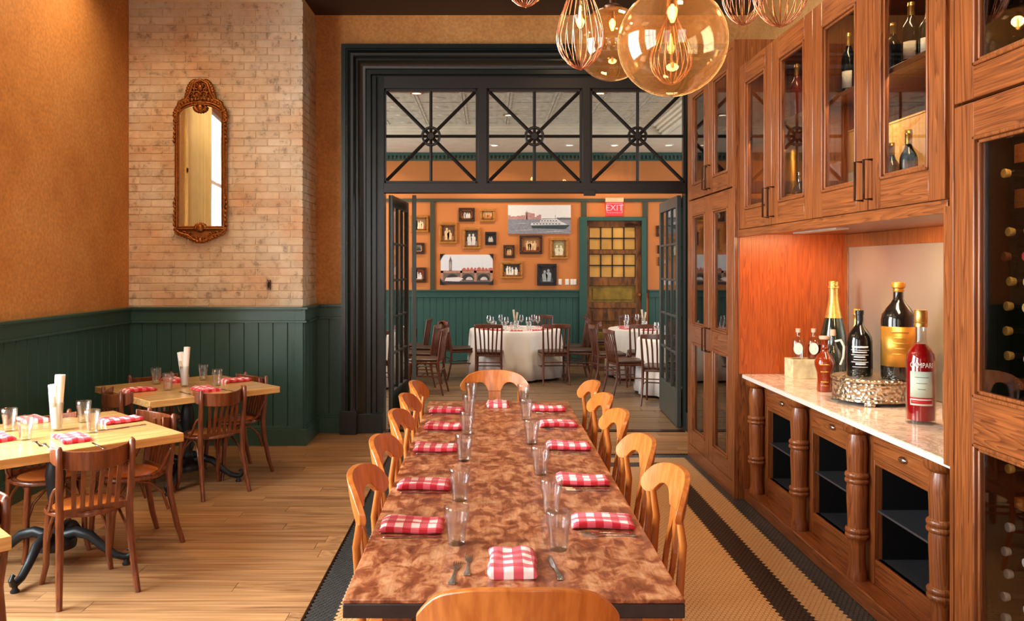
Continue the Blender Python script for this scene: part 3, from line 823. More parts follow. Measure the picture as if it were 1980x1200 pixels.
# green battens on the far wall
g = MB(); _, zt = on(0, 384, YF); _, zt2 = on(0, 390, YF)
g.box(-5.28, 5.68, YF - .03, YF, zt2, zt)
for a, b in ((832, 841), (1124, 1134), (1242, 1252)):
    xa, _ = on(a, 0, YF); xb, _ = on(b, 0, YF); g.box(xa, xb, YF - .028, YF, 1.25, zt2)
for xx in (-3.4, 4.9): g.box(xx, xx + .09, YF - .028, YF, 1.25, zt2)
struct('trim_10', g, M['trim_green'], 'dark green battens framing the orange far wall', .003)
zr = H + (515 - 560) / F * YF
wainscot('trim_11', (-4.6, YF), (dx0 - .13, YF), zr, 0, M['green_back'], 'teal green board wainscot across the far wall', pitch=.116, outward=(0, -1), rail=.13)
wainscot('trim_12', (dx1 + .13, YF), (5.2, YF), zr, 0, M['green_back'], 'teal green wainscot right of the far door', pitch=.116, outward=(0, -1), rail=.13)
# far door frame and door
g = MB(); g.box(dx0 - .13, dx0, YF - .07, YF, 0, dz0 + .07); g.box(dx1, dx1 + .08, YF - .07, YF, 0, dz0 + .07); g.box(dx0, dx1, YF - .07, YF, dz0, dz0 + .07)
struct('door_3', g, M['green_back'], 'teal green frame of the old far door', .004)
dr = thing('reclaimed_door', 'old stripped wooden door with sixteen amber panes in the far wall', 'door', (dx0, YF + .03, 0))
W = dx1 - dx0; g = MB()
px0, _ = on(1139.5, 0, YF); px1, _ = on(1229, 0, YF); px0 -= dx0; px1 -= dx0
zs = [H + (515 - p) / F * YF for p in (438.5, 460.5, 483, 491, 513, 536.5)]
g.box(0, px0, -.03, .03, 0, dz0); g.box(px1, W, -.03, .03, 0, dz0); g.box(px0, px1, -.03, .03, zs[0], dz0)
g.box(px0, px1, -.03, .03, zs[3], zs[2]); g.box(px0, px1, -.03, .03, 1.38, zs[5])
g.box(px0, px1, -.03, .03, 0, .28); g.box(px0, px1, -.03, .03, .98, 1.08); g.box(px0, px1, -.03, .03, .60, .70)
obj('door_frame', g, M['reclaimed'], dr, .004)
g = MB()
for i in (1, 2, 3): xx = px0 + (px1 - px0) * i / 4; g.box(xx - .011, xx + .011, -.02, .02, zs[5], zs[0])
for zz in (zs[1], zs[4]): g.box(px0, px1, -.02, .02, zz - .011, zz + .011)
obj('muntins', g, M['transom'], dr)
for i in range(4):
    for (z0, z1) in ((zs[1], zs[0]), (zs[2], zs[1]), (zs[4], zs[3]), (zs[5], zs[4])):
        g = MB(); g.box(px0 + (px1 - px0) * i / 4 + .01, px0 + (px1 - px0) * (i + 1) / 4 - .01, -.004, .004, z0 + .01, z1 - .01); obj('pane', g, M['amber_pane'], dr)
for (z0, z1, mm) in ((1.08, 1.38, 'moss'), (.70, .98, 'reclaimed'), (.28, .60, 'moss')):
    g = MB(); g.box(px0, px1, .0, .01, z0, z1); g.box(px0 + .06, px1 - .06, -.018, .0, z0 + .05, z1 - .05)
    obj('panel', g, M[mm], dr, .01)
g = MB(); g.lathe([(.0001, -.09), (.03, -.085), (.034, -.06), (.015, -.045), (.015, -.03)], 12, (W - .05, 0, 1.22), axis='y'); obj('knob', g, M['brass'], dr)
g = MB(); g.box(W - .28, W - .06, -.07, -.03, dz0 - .09, dz0 - .05); g.tube([(W - .1, -.05, dz0 - .05), (W - .3, -.09, dz0 - .01)], .008, 6); obj('door_closer', g, M['bronze'], dr)
g = MB(); g.box(dx0 - .2, dx1 + .2, YF + .12, YF + .2, 0, dz0); struct('wall_behind_door', g, M['dark_inside'], 'dark backing behind the old far door')

# downlights
for i, (lx, ly, lz) in enumerate(((-1.9, 13.75, 3.74), (.1, 13.75, 3.74), (2.1, 13.75, 3.74), (3.0, 13.75, 3.74), (1.35, 13.75, 3.74), (-.9, 10.4, 3.90), (1.4, 10.4, 3.90), (.3, 11.9, 3.90), (2.2, 9.9, 3.90), (-1.6, 11.6, 3.90))):
    where = ['flat soffit above the framed pictures, leftmost', 'flat soffit, second from the left', 'flat soffit near the exit sign', 'flat soffit at the far right', 'flat soffit between the second and fourth lights', 'tin ceiling, left near light', 'tin ceiling, right near light', 'tin ceiling, middle far light', 'tin ceiling beside the crown moulding', 'tin ceiling, left far light'][i]
    t = thing('recessed_light', 'round recessed ceiling light in the ' + where, 'ceiling light', (lx, ly, lz), 0, 'recessed lights of the back room')
    g = MB(); g.lathe([(.085, 0), (.088, -.008), (.062, -.012), (.06, 0), (.06, .02)], 20); obj('trim_ring', g, M['white_plastic'] if i < 5 else M['nickel'], t)
    g = MB(); g.lathe([(.0001, -.003), (.058, -.003)], 16); obj('lens', g, M['lamp_white'], t)

# ================================================================== OAK CABINETS
OAKS = [M['oak_v'], M['oak_h'], M['oak_x'], M['dark_inside']]
def cab_door(parent, X, ya, yb, z0, z1, stile=.13, rail=.12, mid=None, handle=None, hz=None, name='door'):
    """glazed door in the plane x = X facing -x, from ya (near) to yb (far)"""
    g = MB(); t0, t1 = X, X + .03; e = .003
    ya += e; yb -= e; z0 += e; z1 -= e
    g.box(t0, t1, ya, ya + stile, z0, z1, 0); g.box(t0, t1, yb - stile, yb, z0, z1, 0)
    ops = [(z0 + rail, z1 - rail)]
    g.box(t0 + .0005, t1, ya + stile, yb - stile, z0, z0 + rail, 1); g.box(t0 + .0005, t1, ya + stile, yb - stile, z1 - rail, z1, 1)
    if mid:
        g.box(t0 + .0005, t1, ya + stile, yb - stile, mid[0], mid[1], 1); ops = [(z0 + rail, mid[0]), (mid[1], z1 - rail)]
    d = obj(name, g, OAKS, parent, .003, seg=1)
    for (a, b) in ops:
        g = MB(); q = .014
        for (p0, p1, r0, r1) in ((ya + stile, ya + stile + q, a, b), (yb - stile - q, yb - stile, a, b), (ya + stile, yb - stile, a, a + q), (ya + stile, yb - stile, b - q, b)):
            g.box(t0 - .006, t1, p0, p1, r0, r1)
        for (p0, p1, r0, r1) in ((ya + stile + q, ya + stile + 2 * q, a + q, b - q), (yb - stile - 2 * q, yb - stile - q, a + q, b - q), (ya + stile + q, yb - stile - q, a + q, a + 2 * q), (ya + stile + q, yb - stile - q, b - 2 * q, b - q)):
            g.box(t0 + .006, t1, p0, p1, r0, r1)
        obj('glazing_bead', g, M['oak_v'], d, .004, seg=2)
        g = MB(); g.box(t0 + .016, t0 + .020, ya + stile + q, yb - stile - q, a + q, b - q); obj('glass_pane', g, M['cab_glass'], d)
    if handle:
        yy = ya + .045 if handle == 'near' else yb - .045
        g = MB(); g.tube([(X, yy, hz), (X - .042, yy, hz), (X - .042, yy, hz + .19), (X, yy, hz + .19)], .0065, 8)
        obj('handle', g, M['bronze'], d)
    return d

def shelf(parent, X0, X1, ya, yb, z, t=.028, name='shelf'):
    g = MB(); g.box(X0, X1, ya, yb, z - t, z, 1); return obj(name, g, OAKS, parent, .002, seg=1)

# ---- far tall cabinet
FX, FY0, FY1, FZ = 1.82, 6.12, 7.55, 3.40
c = thing('display_cabinet', 'tall oak display cabinet with four glazed doors beside the doorway', 'cabinet', (0, 0, 0))
g = MB(); g.box(FX + .03, XR, FY0, FY0 + .03, 0, FZ, 0); g.box(FX + .03, XR, FY1 - .03, FY1, 0, FZ, 0)
g.box(FX + .031, XR - .02, FY0 + .03, FY1 - .03, FZ - .031, FZ - .001, 1); g.box(FX + .031, XR - .02, FY0 + .03, FY1 - .03, 0, .12, 1); g.box(XR - .02, XR - .001, FY0 + .03, FY1 - .03, .0, FZ - .002, 3)
g.box(FX + .03, FX + .5, (FY0 + FY1) / 2 - .012, (FY0 + FY1) / 2 + .012, .12, FZ, 0)
obj('carcass', g, OAKS, c, .002, seg=1)
g = MB(); g.box(FX, FX + .03, FY0, FY0 + .05, 0, FZ, 0); g.box(FX, FX + .03, FY1 - .05, FY1, 0, FZ, 0); g.box(FX, FX + .03, FY0 + .05, FY1 - .05, 0, .12, 1); g.box(FX, FX + .03, FY0 + .05, FY1 - .05, 3.35, FZ, 1)
obj('face_frame', g, OAKS, c, .002, seg=1)
ym = (FY0 + FY1) / 2
for (a, b, h) in ((FY0 + .05, ym, 'far'), (ym, FY1 - .05, 'near')):
    cab_door(c, FX, a, b, .12, 2.31, .12, .13, (1.05, 1.20), h, 1.02)
    cab_door(c, FX, a, b, 2.315, 3.35, .12, .12, None, h, 2.36)
for z in (.60, 1.10, 1.62, 2.33, 2.82): shelf(c, FX + .06, XR - .02, FY0 + .03, FY1 - .03, z)

# ---- upper cabinets over the counter
UX, UY0, UY1, UZ0, UZ1 = 1.85, 3.32, 6.12, 1.99, 3.19
c = thing('wall_cabinet', 'run of four glazed oak wall cabinets full of bottles above the marble counter', 'cabinet', (0, 0, 0))
g = MB(); g.box(UX + .031, XR - .03, UY0 + .03, UY1 - .03, UZ0 + .001, UZ0 + .03, 1); g.box(UX + .031, XR - .03, UY0 + .03, UY1 - .03, UZ1 - .03, UZ1 - .001, 1); g.box(XR - .03, XR - .001, UY0 + .03, UY1 - .03, UZ0 + .001, UZ1 - .001, 3)
g.box(UX + .03, XR, UY0, UY0 + .03, UZ0, UZ1, 0); g.box(UX + .03, XR, UY1 - .03, UY1, UZ0, UZ1, 0); g.box(UX + .03, XR, (UY0 + UY1) / 2 - .012, (UY0 + UY1) / 2 + .012, UZ0, UZ1, 0)
obj('carcass', g, OAKS, c, .002, seg=1)
dw = (6.09 - 3.35) / 4
for i in range(4):
    a = 3.35 + dw * i
    cab_door(c, UX, a, a + dw, UZ0, UZ1, .125, .135, None, 'far' if i % 2 == 0 else 'near', UZ0 + .055)
shelf(c, UX + .05, XR - .03, UY0 + .03, UY1 - .03, 2.66)
g = MB(); g.box(UX - .008, UX + .03, UY0, UY1 - .002, 1.935, UZ0 - .001, 1); g.box(UX + .03, XR - .001, UY0, UY1 - .002, UZ0 - .035, UZ0 - .001, 1)
obj('valance', g, OAKS, c, .003)
g = MB(); g.box(2.10, 2.18, 5.0, 5.7, 1.945, 1.958); obj('lamp_housing', g, M['white_plastic'], c)

# ---- alcove
c = thing('counter_alcove', 'red-brown oak lining of the alcove behind the marble counter with steel backsplash', 'wall panelling', (0, 0, 0))
g = MB(); g.box(UX + .002, XR - .04, 6.09, 6.119, .93, UZ0 - .035, 0); obj('side_panel', g, [M['oak_panel']], c)
g = MB(); bx = XR - .06
g.box(bx, XR - .03, 3.2, 6.09, .93, UZ0 - .035, 0); obj('back_panel', g, OAKS, c)
g = MB(); g.box(bx - .02, bx, 6.03, 6.09, .93, UZ0 - .035); g.box(bx - .02, bx, 4.70, 6.03, 1.86, UZ0 - .035); g.box(bx - .02, bx, 4.62, 4.70, .93, UZ0 - .035); g.box(bx - .02, bx, 3.22, 4.62, 1.86, UZ0 - .035)
obj('panel_frame', g, OAKS, c, .003)
g = MB(); g.box(bx - .012, bx, 4.70, 6.03, .935, 1.86); obj('steel_backsplash', g, M['panel_steel'], c)
g = MB(); g.box(UX - .03, UX + .03, 3.24, 3.31, .93, UZ0 - .03); obj('end_stile', g, OAKS, c, .003)

# ---- counter
c = thing('bar_counter', 'oak bar counter with turned posts, open black shelves and small drawers', 'counter', (0, 0, 0))
CY0, CY1, CX = 3.24, 6.10, 1.99
PY = [5.97, 5.15, 4.34, 3.53]
g = MB(); g.box(CX + .037, XR - .06, CY0 + .03, CY1 - .03, .09, .12, 3); g.box(XR - .06, XR - .03, CY0, CY1, .1, .9, 3); g.box(CX + .03, XR, CY0, CY0 + .03, .1, .9, 3); g.box(CX + .03, XR, CY1 - .03, CY1, .1, .9, 3); g.box(CX + .037, XR - .06, CY0 + .03, CY1 - .03, .875, .898, 3)
obj('carcass', g, [M['oak_v'], M['oak_h'], M['oak_x'], M['black_inside']], c)
g = MB(); g.box(1.885, XR, CY0, CY1, 0, .085, 1); obj('plinth', g, OAKS, c, .006)
g = MB(); g.box(CX, CX + .035, CY0, CY1, .085, .215, 1); g.box(CX, CX + .035, CY0, CY1, .86, .898, 1); g.box(CX, CX + .035, CY0, CY1, .70, .725, 1)
for p in PY: g.box(CX - .004, CX + .04, p - .085, p + .085, .085, .898, 0)
obj('face_frame', g, OAKS, c, .003)
for i, p in enumerate(PY):
    g = MB(); r = .052
    pr = [(.0001, 0), (r * .95, 0), (r * .95, .03), (r * .86, .05), (r * .80, .10), (r * .82, .20), (r * .92, .232), (r * 1.12, .240), (r * 1.16, .250), (r * 1.12, .260), (r * .98, .264), (r * 1.12, .270), (r * 1.16, .280), (r * 1.12, .290), (r * .92, .296),
          (r * .93, .36), (r * 1.0, .46), (r * 1.02, .52), (r * .95, .545), (r * 1.16, .552), (r * 1.2, .562), (r * 1.14, .572), (r * 1.0, .576), (r * 1.16, .584), (r * 1.2, .594), (r * 1.14, .604), (r * .95, .612), (r * .98, .68), (r * 1.04, .74), (r * .98, .79), (r * .84, .825), (r * 1.1, .835), (r * 1.35, .85), (r * 1.42, .885), (.0001, .885)]
    pr = [(a, .085 + z * .9198) for a, z in pr]
    g.lathe(pr, 20, (1.935, p, 0)); obj('post', g, M['oak_v'], c, smooth=0.9)
bays = [(PY[1] + .085, PY[0] - .085), (PY[2] + .085, PY[1] - .085), (PY[3] + .085, PY[2] - .085)]
for (a, b) in bays:
    g = MB(); g.box(CX - .012, CX + .02, a + .006, b - .006, .73, .855, 1); d = obj('drawer', g, OAKS, c, .003)
    g = MB(); m0 = g.mark(); g.ball((0, 0, 0), .028, 14, 0, (.6, 1.25, .6)); g.move(m0, Matrix.Translation((CX - .018, (a + b) / 2, .80))); obj('cup_pull', g, M['nickel'], d)
    g = MB(); g.box(CX + .03, CX + .05, a - .002, a + .0, .2, .7); 
    for zz in (.215, .47):
        g = MB(); g.box(CX + .012, XR - .06, a + .002, b - .002, zz - .012, zz); obj('shelf', g, M['mesh'], c)
    for yy in (a - .001, b + .001):
        g = MB(); g.box(CX + .035, XR - .06, yy - .006, yy + .006, .12, .86); obj('divider', g, M['black_inside'], c)
for p in PY:
    g = MB(); g.box(CX + .01, CX + .06, p - .09, p - .075, .09, .21); obj('bracket', g, M['oak_v'], c)
g = MB(); g.box(1.87, XR - .04, CY0, 6.088, .90, .93)
mt = obj('marble_top', g, [M['marble']], None, .006); e_ = MB(); e_.box(1.868, 1.8705, CY0, 6.085, .902, .928); obj('polished_edge', e_, M['marble_edge'], mt); tag(mt, 'long veined pinkish marble slab on the oak bar counter', 'countertop')

# ---- near wine cabinet
NX, NY1, NY0 = 1.80, 3.225, 1.71
c = thing('wine_cabinet', 'tall oak wine cabinet with dark glass doors at the right edge of the photo', 'cabinet', (0, 0, 0))
g = MB(); g.box(NX + .03, XR, NY1 - .03, NY1, 0, 3.6, 0); g.box(NX + .03, XR, NY0, NY0 + .03, 0, 3.6, 0); g.box(NX + .031, XR - .03, NY0 + .03, NY1 - .03, 3.57, 3.599, 1); g.box(NX + .031, XR - .03, NY0 + .03, NY1 - .03, 0, .12, 1); g.box(XR - .03, XR - .001, NY0 + .03, NY1 - .03, 0, 3.599, 3)
obj('carcass', g, OAKS, c, .002, seg=1)
g = MB(); g.box(NX + .035, XR - .04, NY1 - .036, NY1 - .0305, .12, 3.5); obj('side_shade_sheet', g, M['black_inside'], c)  # black sheet added over the oak side, stands in for interior shade
g = MB(); g.box(NX - .002, NX + .03, NY1 - .025, NY1, 0, 3.6, 0); g.box(NX, NX + .03, NY0, NY0 + .03, 0, 3.6, 0); g.box(NX, NX + .03, NY0 + .03, NY1 - .025, 0, .12, 1); g.box(NX, NX + .03, NY0 + .03, NY1 - .025, 3.4, 3.6, 1)
obj('face_frame', g, OAKS, c, .002, seg=1)
ym = (NY0 + NY1) / 2
for (a, b, h) in ((NY0 + .03, ym, 'far'), (ym, NY1 - .025, 'near')):
    cab_door(c, NX, a, b, .12, 2.335, .125, .13, (1.065, 1.235), h, 1.05)
    cab_door(c, NX, a, b, 2.34, 3.4, .125, .12, None, h, 2.4)
shelf(c, NX + .06, XR - .03, NY0 + .03, NY1 - .03, 2.35)
for yy in (3.06, 2.80, 2.40, 2.05):
    g = MB(); g.box(2.04, 2.055, yy - .009, yy + .009, .12, 2.33); g.box(2.3, 2.315, yy - .009, yy + .009, .12, 2.33); obj('rack_post', g, M['honey'], c)
for zz in (2.13, 1.96, 1.28, .83, .30):
    g = MB(); g.box(1.99, 2.40, 2.02, 3.13, zz - .02, zz + .02 if zz < 1.9 else zz + .05); sh = obj('rack_shelf', g, M['oak_x'] if zz != .83 else M['honey'], c)
    g = MB(); g.box(1.984, 1.99, 2.95, 3.04, zz - .014, zz + .014); obj('shelf_tag', g, M['print_black'] if zz in (1.28, 1.96) else M['label_white'], sh)

# ================================================================== BOTTLES
def bottle_root(label, loc, group=None, name='bottle', cat='bottle', rz=0): return thing(name, label, cat, loc, rz, group)
def wine_prof(h, r, shoulder=.62, neck=.30):
    rn = r * .36
    return [(.0001, 0), (r * .93, 0), (r, .012), (r, h * shoulder * .93), (r * .96, h * shoulder), (r * .78, h * (shoulder + .06)), (r * .5, h * (shoulder + .115)), (rn, h * (shoulder + .17)), (rn, h * .93)]
def wine_bottle(label, loc, h=.31, r=.038, glass='green_glass', foil='foil_gold', lab='label_white', group=None, cat='bottle', rz=pi, slope=0, shoulder=.62):
    t = bottle_root(label, loc, group, rz=rz)
    if slope: pr = [(.0001, 0), (r * .9, 0), (r, .015), (r * 1.0, h * .38), (r * .97, h * .45), (r * .82, h * .55), (r * .58, h * .66), (r * .42, h * .76), (r * .33, h * .86), (r * .33, h * .93)]
    else: pr = wine_prof(h, r, shoulder)
    g = MB(); g.lathe(pr, 24); obj('body', g, M[glass], t, smooth=0.9)
    rn = pr[-1][0]
    if foil:
        if slope:
            fp = [(r * .66 + .0015, h * .625), (r * .59 + .0015, h * .66), (r * .43 + .0015, h * .76), (r * .34 + .0015, h * .86), (r * .34 + .002, h * .92), (r * .42, h * .925), (r * .42, h * .945), (r * .37, h * .95), (r * .38, h * .99), (r * .3, h), (.0001, h)]
        else:
            fp = [(rn + .001, h * .80), (rn + .0015, h * .93), (rn * 1.2, h * .935), (rn * 1.2, h * .96), (rn + .001, h * .965), (rn + .001, h), (.0001, h)]
        g = MB(); g.lathe(fp, 18); obj('foil', g, M[foil], t, smooth=0.9)
    if lab:
        g = MB(); n = 12; a0 = .72; z0, z1 = h * .14, h * .40
        for i in range(n + 1):
            a = -pi / 2 - a0 + 2 * a0 * i / n
            for z in (z0, z1): g.v.append(((r + .0012) * cos(a), (r + .0012) * sin(a), z))
        for i in range(n): g.face((i * 2, i * 2 + 2, i * 2 + 3, i * 2 + 1))
        la = obj('label', g, M[lab], t, fix=False); so = la.modifiers.new('thick', 'SOLIDIFY'); so.thickness = .0006
    return t
def wrap_label(t, r, z0, z1, a0, mat, name='label', centre=-pi / 2, off=.0012):
    g = MB(); n = 16
    for i in range(n + 1):
        a = centre - a0 + 2 * a0 * i / n
        for z in (z0, z1): g.v.append(((r + off) * cos(a), (r + off) * sin(a), z))
    for i in range(n): g.face((i * 2, i * 2 + 2, i * 2 + 3, i * 2 + 1))
    la = obj(name, g, M[mat], t, fix=False); so = la.modifiers.new('thick', 'SOLIDIFY'); so.thickness = .0006; return la
def lettering(t, text, size, mat, r=None, z=0, centre=0.0, name='lettering', loc=None, rot=None, squeeze=1.0, shear=0.0):
    """text as flat print; when r is given it is wrapped round a cylinder of radius r facing -y"""
    cu = bpy.data.curves.new(name, 'FONT'); cu.body = text; cu.size = size; cu.align_x = 'CENTER'; cu.align_y = 'CENTER'; cu.extrude = .0004; cu.resolution_u = 3; cu.shear = shear
    tmp = bpy.data.objects.new('tmp_text', cu); COL.objects.link(tmp)
    dg = bpy.context.evaluated_depsgraph_get(); me = bpy.data.meshes.new_from_object(tmp.evaluated_get(dg)); bpy.data.objects.remove(tmp)
    if r is not None:
        for v in me.vertices:
            a = -pi / 2 + centre + v.co.x * squeeze / r; rr = r + .002 + v.co.z; z_ = z + v.co.y
            v.co = (rr * cos(a), rr * sin(a), z_)
    me.materials.clear(); me.materials.append(M[mat]); me.name = name
    o = bpy.data.objects.new(name, me); COL.objects.link(o); o.parent = t
    if r is None: o.location = loc; o.rotation_euler = rot or (0, 0, 0)
    return o
CT = .93
face = radians(-22)      # labels turned towards the room
# giant champagne
wine_bottle('giant green sparkling-wine bottle with gold foil neck, tallest on the marble counter', (2.42, 5.80, CT), .69, .087, 'green_glass', 'foil_gold', None, rz=face, slope=1)
b = wine_bottle('gold-necked sparkling-wine bottle with a red neck band behind the round black bottle', (2.36, 5.30, CT), .52, .058, 'green_glass', 'foil_gold', None, rz=face, slope=1)
g = MB(); g.lathe([(.0385, .315), (.036, .34), (.032, .345)], 18); obj('neck_band', g, M['label_red'], b)
b = wine_bottle('slim dark bottle with a coppery foil half hidden behind the gold-labelled bottle', (2.50, 5.05, CT), .42, .045, 'black_glass', 'foil_gold', None, rz=face, slope=1)
# silver stand
t = thing('cake_stand', 'round embossed silver stand on small feet carrying two large bottles', 'stand', (2.245, 4.84, CT))
g = MB(); g.lathe([(.0001, .128), (.205, .128), (.222, .132), (.226, .142), (.218, .15), (.0001, .15)], 40); obj('top_plate', g, M['silver'], t)
g = MB(); g.lathe([(.212, .128), (.216, .12), (.210, .11), (.212, .04), (.219, .034), (.219, .022), (.207, .022), (.203, .034), (.203, .12)], 40); obj('skirt', g, M['silver'], t)
for i in range(4):
    a = pi / 4 + i * pi / 2 + .3; g = MB(); g.box(.175, .225, -.03, .03, 0, .024); o = obj('foot', g, M['silver'], t, .008); o.rotation_euler = (0, 0, a)
SZ = CT + .15
b = bottle_root('squat round-shouldered black bottle with white etched script on the silver stand', (2.19, 4.88, SZ), rz=face)
g = MB(); g.lathe([(.0001, 0), (.068, 0), (.0715, .01), (.0715, .20), (.066, .232), (.048, .262), (.03, .285), (.021, .30), (.019, .355), (.022, .358), (.022, .375), (.0001, .375)], 28); obj('body', g, M['black_glass'], b, smooth=.9)
g = MB(); g.lathe([(.0205, .312), (.0205, .355), (.0235, .358), (.0235, .382), (.0001, .382)], 16); obj('cap', g, M['frame_black'], b)
for i, (wd_, hh_) in enumerate(((.9, .011), (1.0, .003), (.8, .007), (.95, .004), (.6, .008), (.7, .004), (.95, .004), (.55, .010), (.85, .003))): wrap_label(b, .0715, .165 - i * .014, .165 - i * .014 + hh_, wd_ * .72, 'print_white', 'etched_line', centre=-pi / 2 + R.uniform(-.05, .05), off=.0008)
b = bottle_root('very large dark bottle with a broad gold label, standing on the silver stand', (2.345, 4.73, SZ), rz=face)
g = MB(); g.lathe([(.0001, 0), (.088, 0), (.093, .012), (.093, .335), (.088, .365), (.066, .40), (.042, .43), (.028, .455), (.026, .52), (.0001, .52)], 32); obj('body', g, M['black_glass'], b, smooth=.9)
g = MB(); g.lathe([(.0275, .495), (.030, .50), (.028, .515), (.036, .52), (.038, .535), (.034, .55), (.0001, .553)], 20); obj('wax_cap', g, M['label_gold'], b)
wrap_label(b, .093, .075, .30, 1.35, 'label_gold')
for i, (wd_, hh_) in enumerate(((.5, .012), (.35, .006), (.55, .005), (.3, .005), (.5, .004))): wrap_label(b, .0935, .265 - i * .03, .265 - i * .03 + hh_, wd_, 'foil_gold', 'printed_line', off=.0014)
# red liqueur
b = bottle_root('tall gold-capped bottle of red liqueur at the near end of the marble counter', (2.19, 4.19, CT), rz=radians(-24), name='liqueur_bottle')
g = MB(); r = .069; g.lathe([(.0001, .018), (r - .004, .018), (r - .003, .31), (r * .9, .345), (r * .62, .375), (r * .40, .392), (.024, .40), (.0001, .402)], 28); obj('liqueur', g, M['red_liquor'], b, smooth=.9)
g = MB(); g.lathe([(.0001, 0), (r, 0), (r + .001, .01), (r, .31), (r * .92, .348), (r * .65, .379), (.029, .40), (.025, .43), (.026, .49), (.0001, .49)], 28); obj('glass', g, M['clear'], b, smooth=.9)
g = MB(); g.lathe([(.030, .485), (.031, .50), (.029, .505), (.031, .51), (.031, .565), (.028, .57), (.0001, .57)], 20); obj('cap', g, M['foil_gold'], b)
lettering(b, 'CAMPARI', .036, 'label_white', r + .004, .296, squeeze=.72)
wrap_label(b, r, .135, .265, .80, 'label_mint'); wrap_label(b, r, .095, .13, .80, 'label_white', 'lower_label'); wrap_label(b, r, .104, .122, .74, 'label_red', 'stripe', off=.002)
wrap_label(b, r, .128, .134, .80, 'label_red', 'stripe', off=.002)
for i in range(3): wrap_label(b, r, .235 - i * .03, .238 - i * .03, .45 - .1 * i, 'print_grey', 'printed_line', off=.002)
# amber jug with a pale handle
b = bottle_root('small amber glass jug with ringed neck standing before the silver stand', (2.13, 5.24, CT), rz=face, name='jug', cat='jug')
g = MB(); g.lathe([(.0001, 0), (.044, 0), (.047, .01), (.043, .08), (.047, .12), (.060, .165), (.060, .19), (.045, .225), (.024, .25), (.021, .27), (.024, .275), (.021, .28), (.021, .32), (.027, .325), (.027, .335), (.0001, .335)], 24); obj('body', g, M['amber_glass'], b, smooth=.9)
g = MB(); g.lathe([(.029, .33), (.033, .335), (.033, .35), (.0001, .352)], 16); obj('stopper', g, M['cork'], b)
for i in range(4): wrap_label(b, (.058, .0485, .0455, .0445)[i], (.17, .125, .06, .04)[i], (.178, .131, .068, .043)[i], .5, 'foil_gold', 'printed_line', off=.002)
b = bottle_root('clear glass flagon with curled handle behind the amber jug', (2.27, 5.45, CT), rz=radians(-60), name='glass_flagon', cat='jug')
g = MB(); g.lathe([(.0001, 0), (.052, 0), (.056, .012), (.056, .19), (.045, .235), (.024, .27), (.020, .30), (.020, .335), (.0001, .335)], 24); obj('body', g, M['clear'], b, smooth=.9)
g = MB(); g.lathe([(.018, .335), (.020, .34), (.018, .375), (.0001, .375)], 14); obj('cork', g, M['cork'], b)
g = MB(); g.tube([(.02, -.0, .30), (.06, 0, .31), (.085, 0, .27), (.08, 0, .2), (.058, 0, .15)], .008, 10); obj('handle', g, M['label_white'], b, smooth=1.2)
# stone block and flasks
g = MB(); g.box(2.14, 2.36, 5.82, 5.98, CT, CT + .135); tag(obj('stone_block', g, M['stone'], None, .004), 'pale speckled stone block under the two small flasks on the counter', 'stone')
for i, (fx, fy, lb) in enumerate(((2.20, 5.87, 'clear corked flask with a white oval label, left one on the stone block'), (2.31, 5.87, 'clear corked flask with an oval label, right one on the stone block'))):
    b = bottle_root(lb, (fx, fy, CT + .135), rz=face, name='flask', group='flasks on the stone block')
    g = MB(); m0 = g.mark(); g.lathe([(.0001, 0), (.040, 0), (.044, .01), (.044, .115), (.036, .145), (.016, .155), (.013, .165), (.013, .19), (.0001, .19)], 20); g.move(m0, Matrix.Diagonal((1, .62, 1, 1))); obj('glass', g, M['clear'], b, smooth=.9)
    if i: 
        g = MB(); m0 = g.mark(); g.lathe([(.0001, .006), (.039, .006), (.041, .10), (.0001, .102)], 20); g.move(m0, Matrix.Diagonal((1, .58, 1, 1))); obj('spirit', g, M['amber_glass'], b, smooth=.9)
    g = MB(); g.lathe([(.011, .185), (.017, .19), (.018, .215), (.0001, .215)], 14); obj('cork', g, M['cork'], b)
    g = MB(); g.prism([(.031 * cos(a * pi / 10), .075 + .042 * sin(a * pi / 10)) for a in range(20)], -.0300, -.0285); obj('label', g, M['label_white'], b)
# cream bottle by the wine cabinet
b = bottle_root('cream stoneware bottle with black script, half hidden at the wine cabinet edge', (2.36, 4.17, CT), rz=radians(-26), name='stoneware_bottle')
g = MB(); g.lathe([(.0001, 0), (.060, 0), (.063, .012), (.063, .24), (.055, .275), (.03, .305), (.02, .32), (.018, .34), (.0001, .34)], 26); obj('body', g, M['cream_glaze'], b, smooth=.9)
g = MB(); g.lathe([(.020, .32), (.021, .44), (.0001, .442)], 18); obj('dark_neck_wrap', g, M['frame_black'], b)
t_ = lettering(b, 'Chevin', .07, 'print_black', None, loc=(0, -.0645, .12), rot=(radians(90), radians(-90), 0), shear=.3)

# ---- bottles and boxes in the wall cabinets
sf = .0
def ub(label, px, X, zb, h, r, glass='black_glass', foil='foil_gold', lab='label_white', grp='bottles in the glazed wall cabinets', **kw):
    Y = X * F / (px - 944); return wine_bottle(label, (X, Y, zb), h, r, glass, foil, lab, grp, rz=radians(-40), **kw)
UP, LO = 2.66, UZ0 + .03
ub('dark bottle with pale label centred on the upper shelf of the nearest wall cabinet door', 1762, 2.02, UP, .32, .042)
ub('dark bottle at the left edge behind the nearest wall cabinet door, upper shelf', 1727, 2.03, UP, .28, .036, lab=None)
ub('small gold-topped bottle set back on the upper shelf behind the nearest wall cabinet door', 1740, 2.22, UP, .27, .034, lab=None)
ub('green bottle at the right edge behind the nearest wall cabinet door, upper shelf', 1796, 2.03, UP, .27, .042, 'green_glass', None, 'label_white')
ub('slim-necked dark bottle, upper shelf behind the second wall cabinet door from the right', 1641, 2.01, UP, .36, .04, lab='label_white')
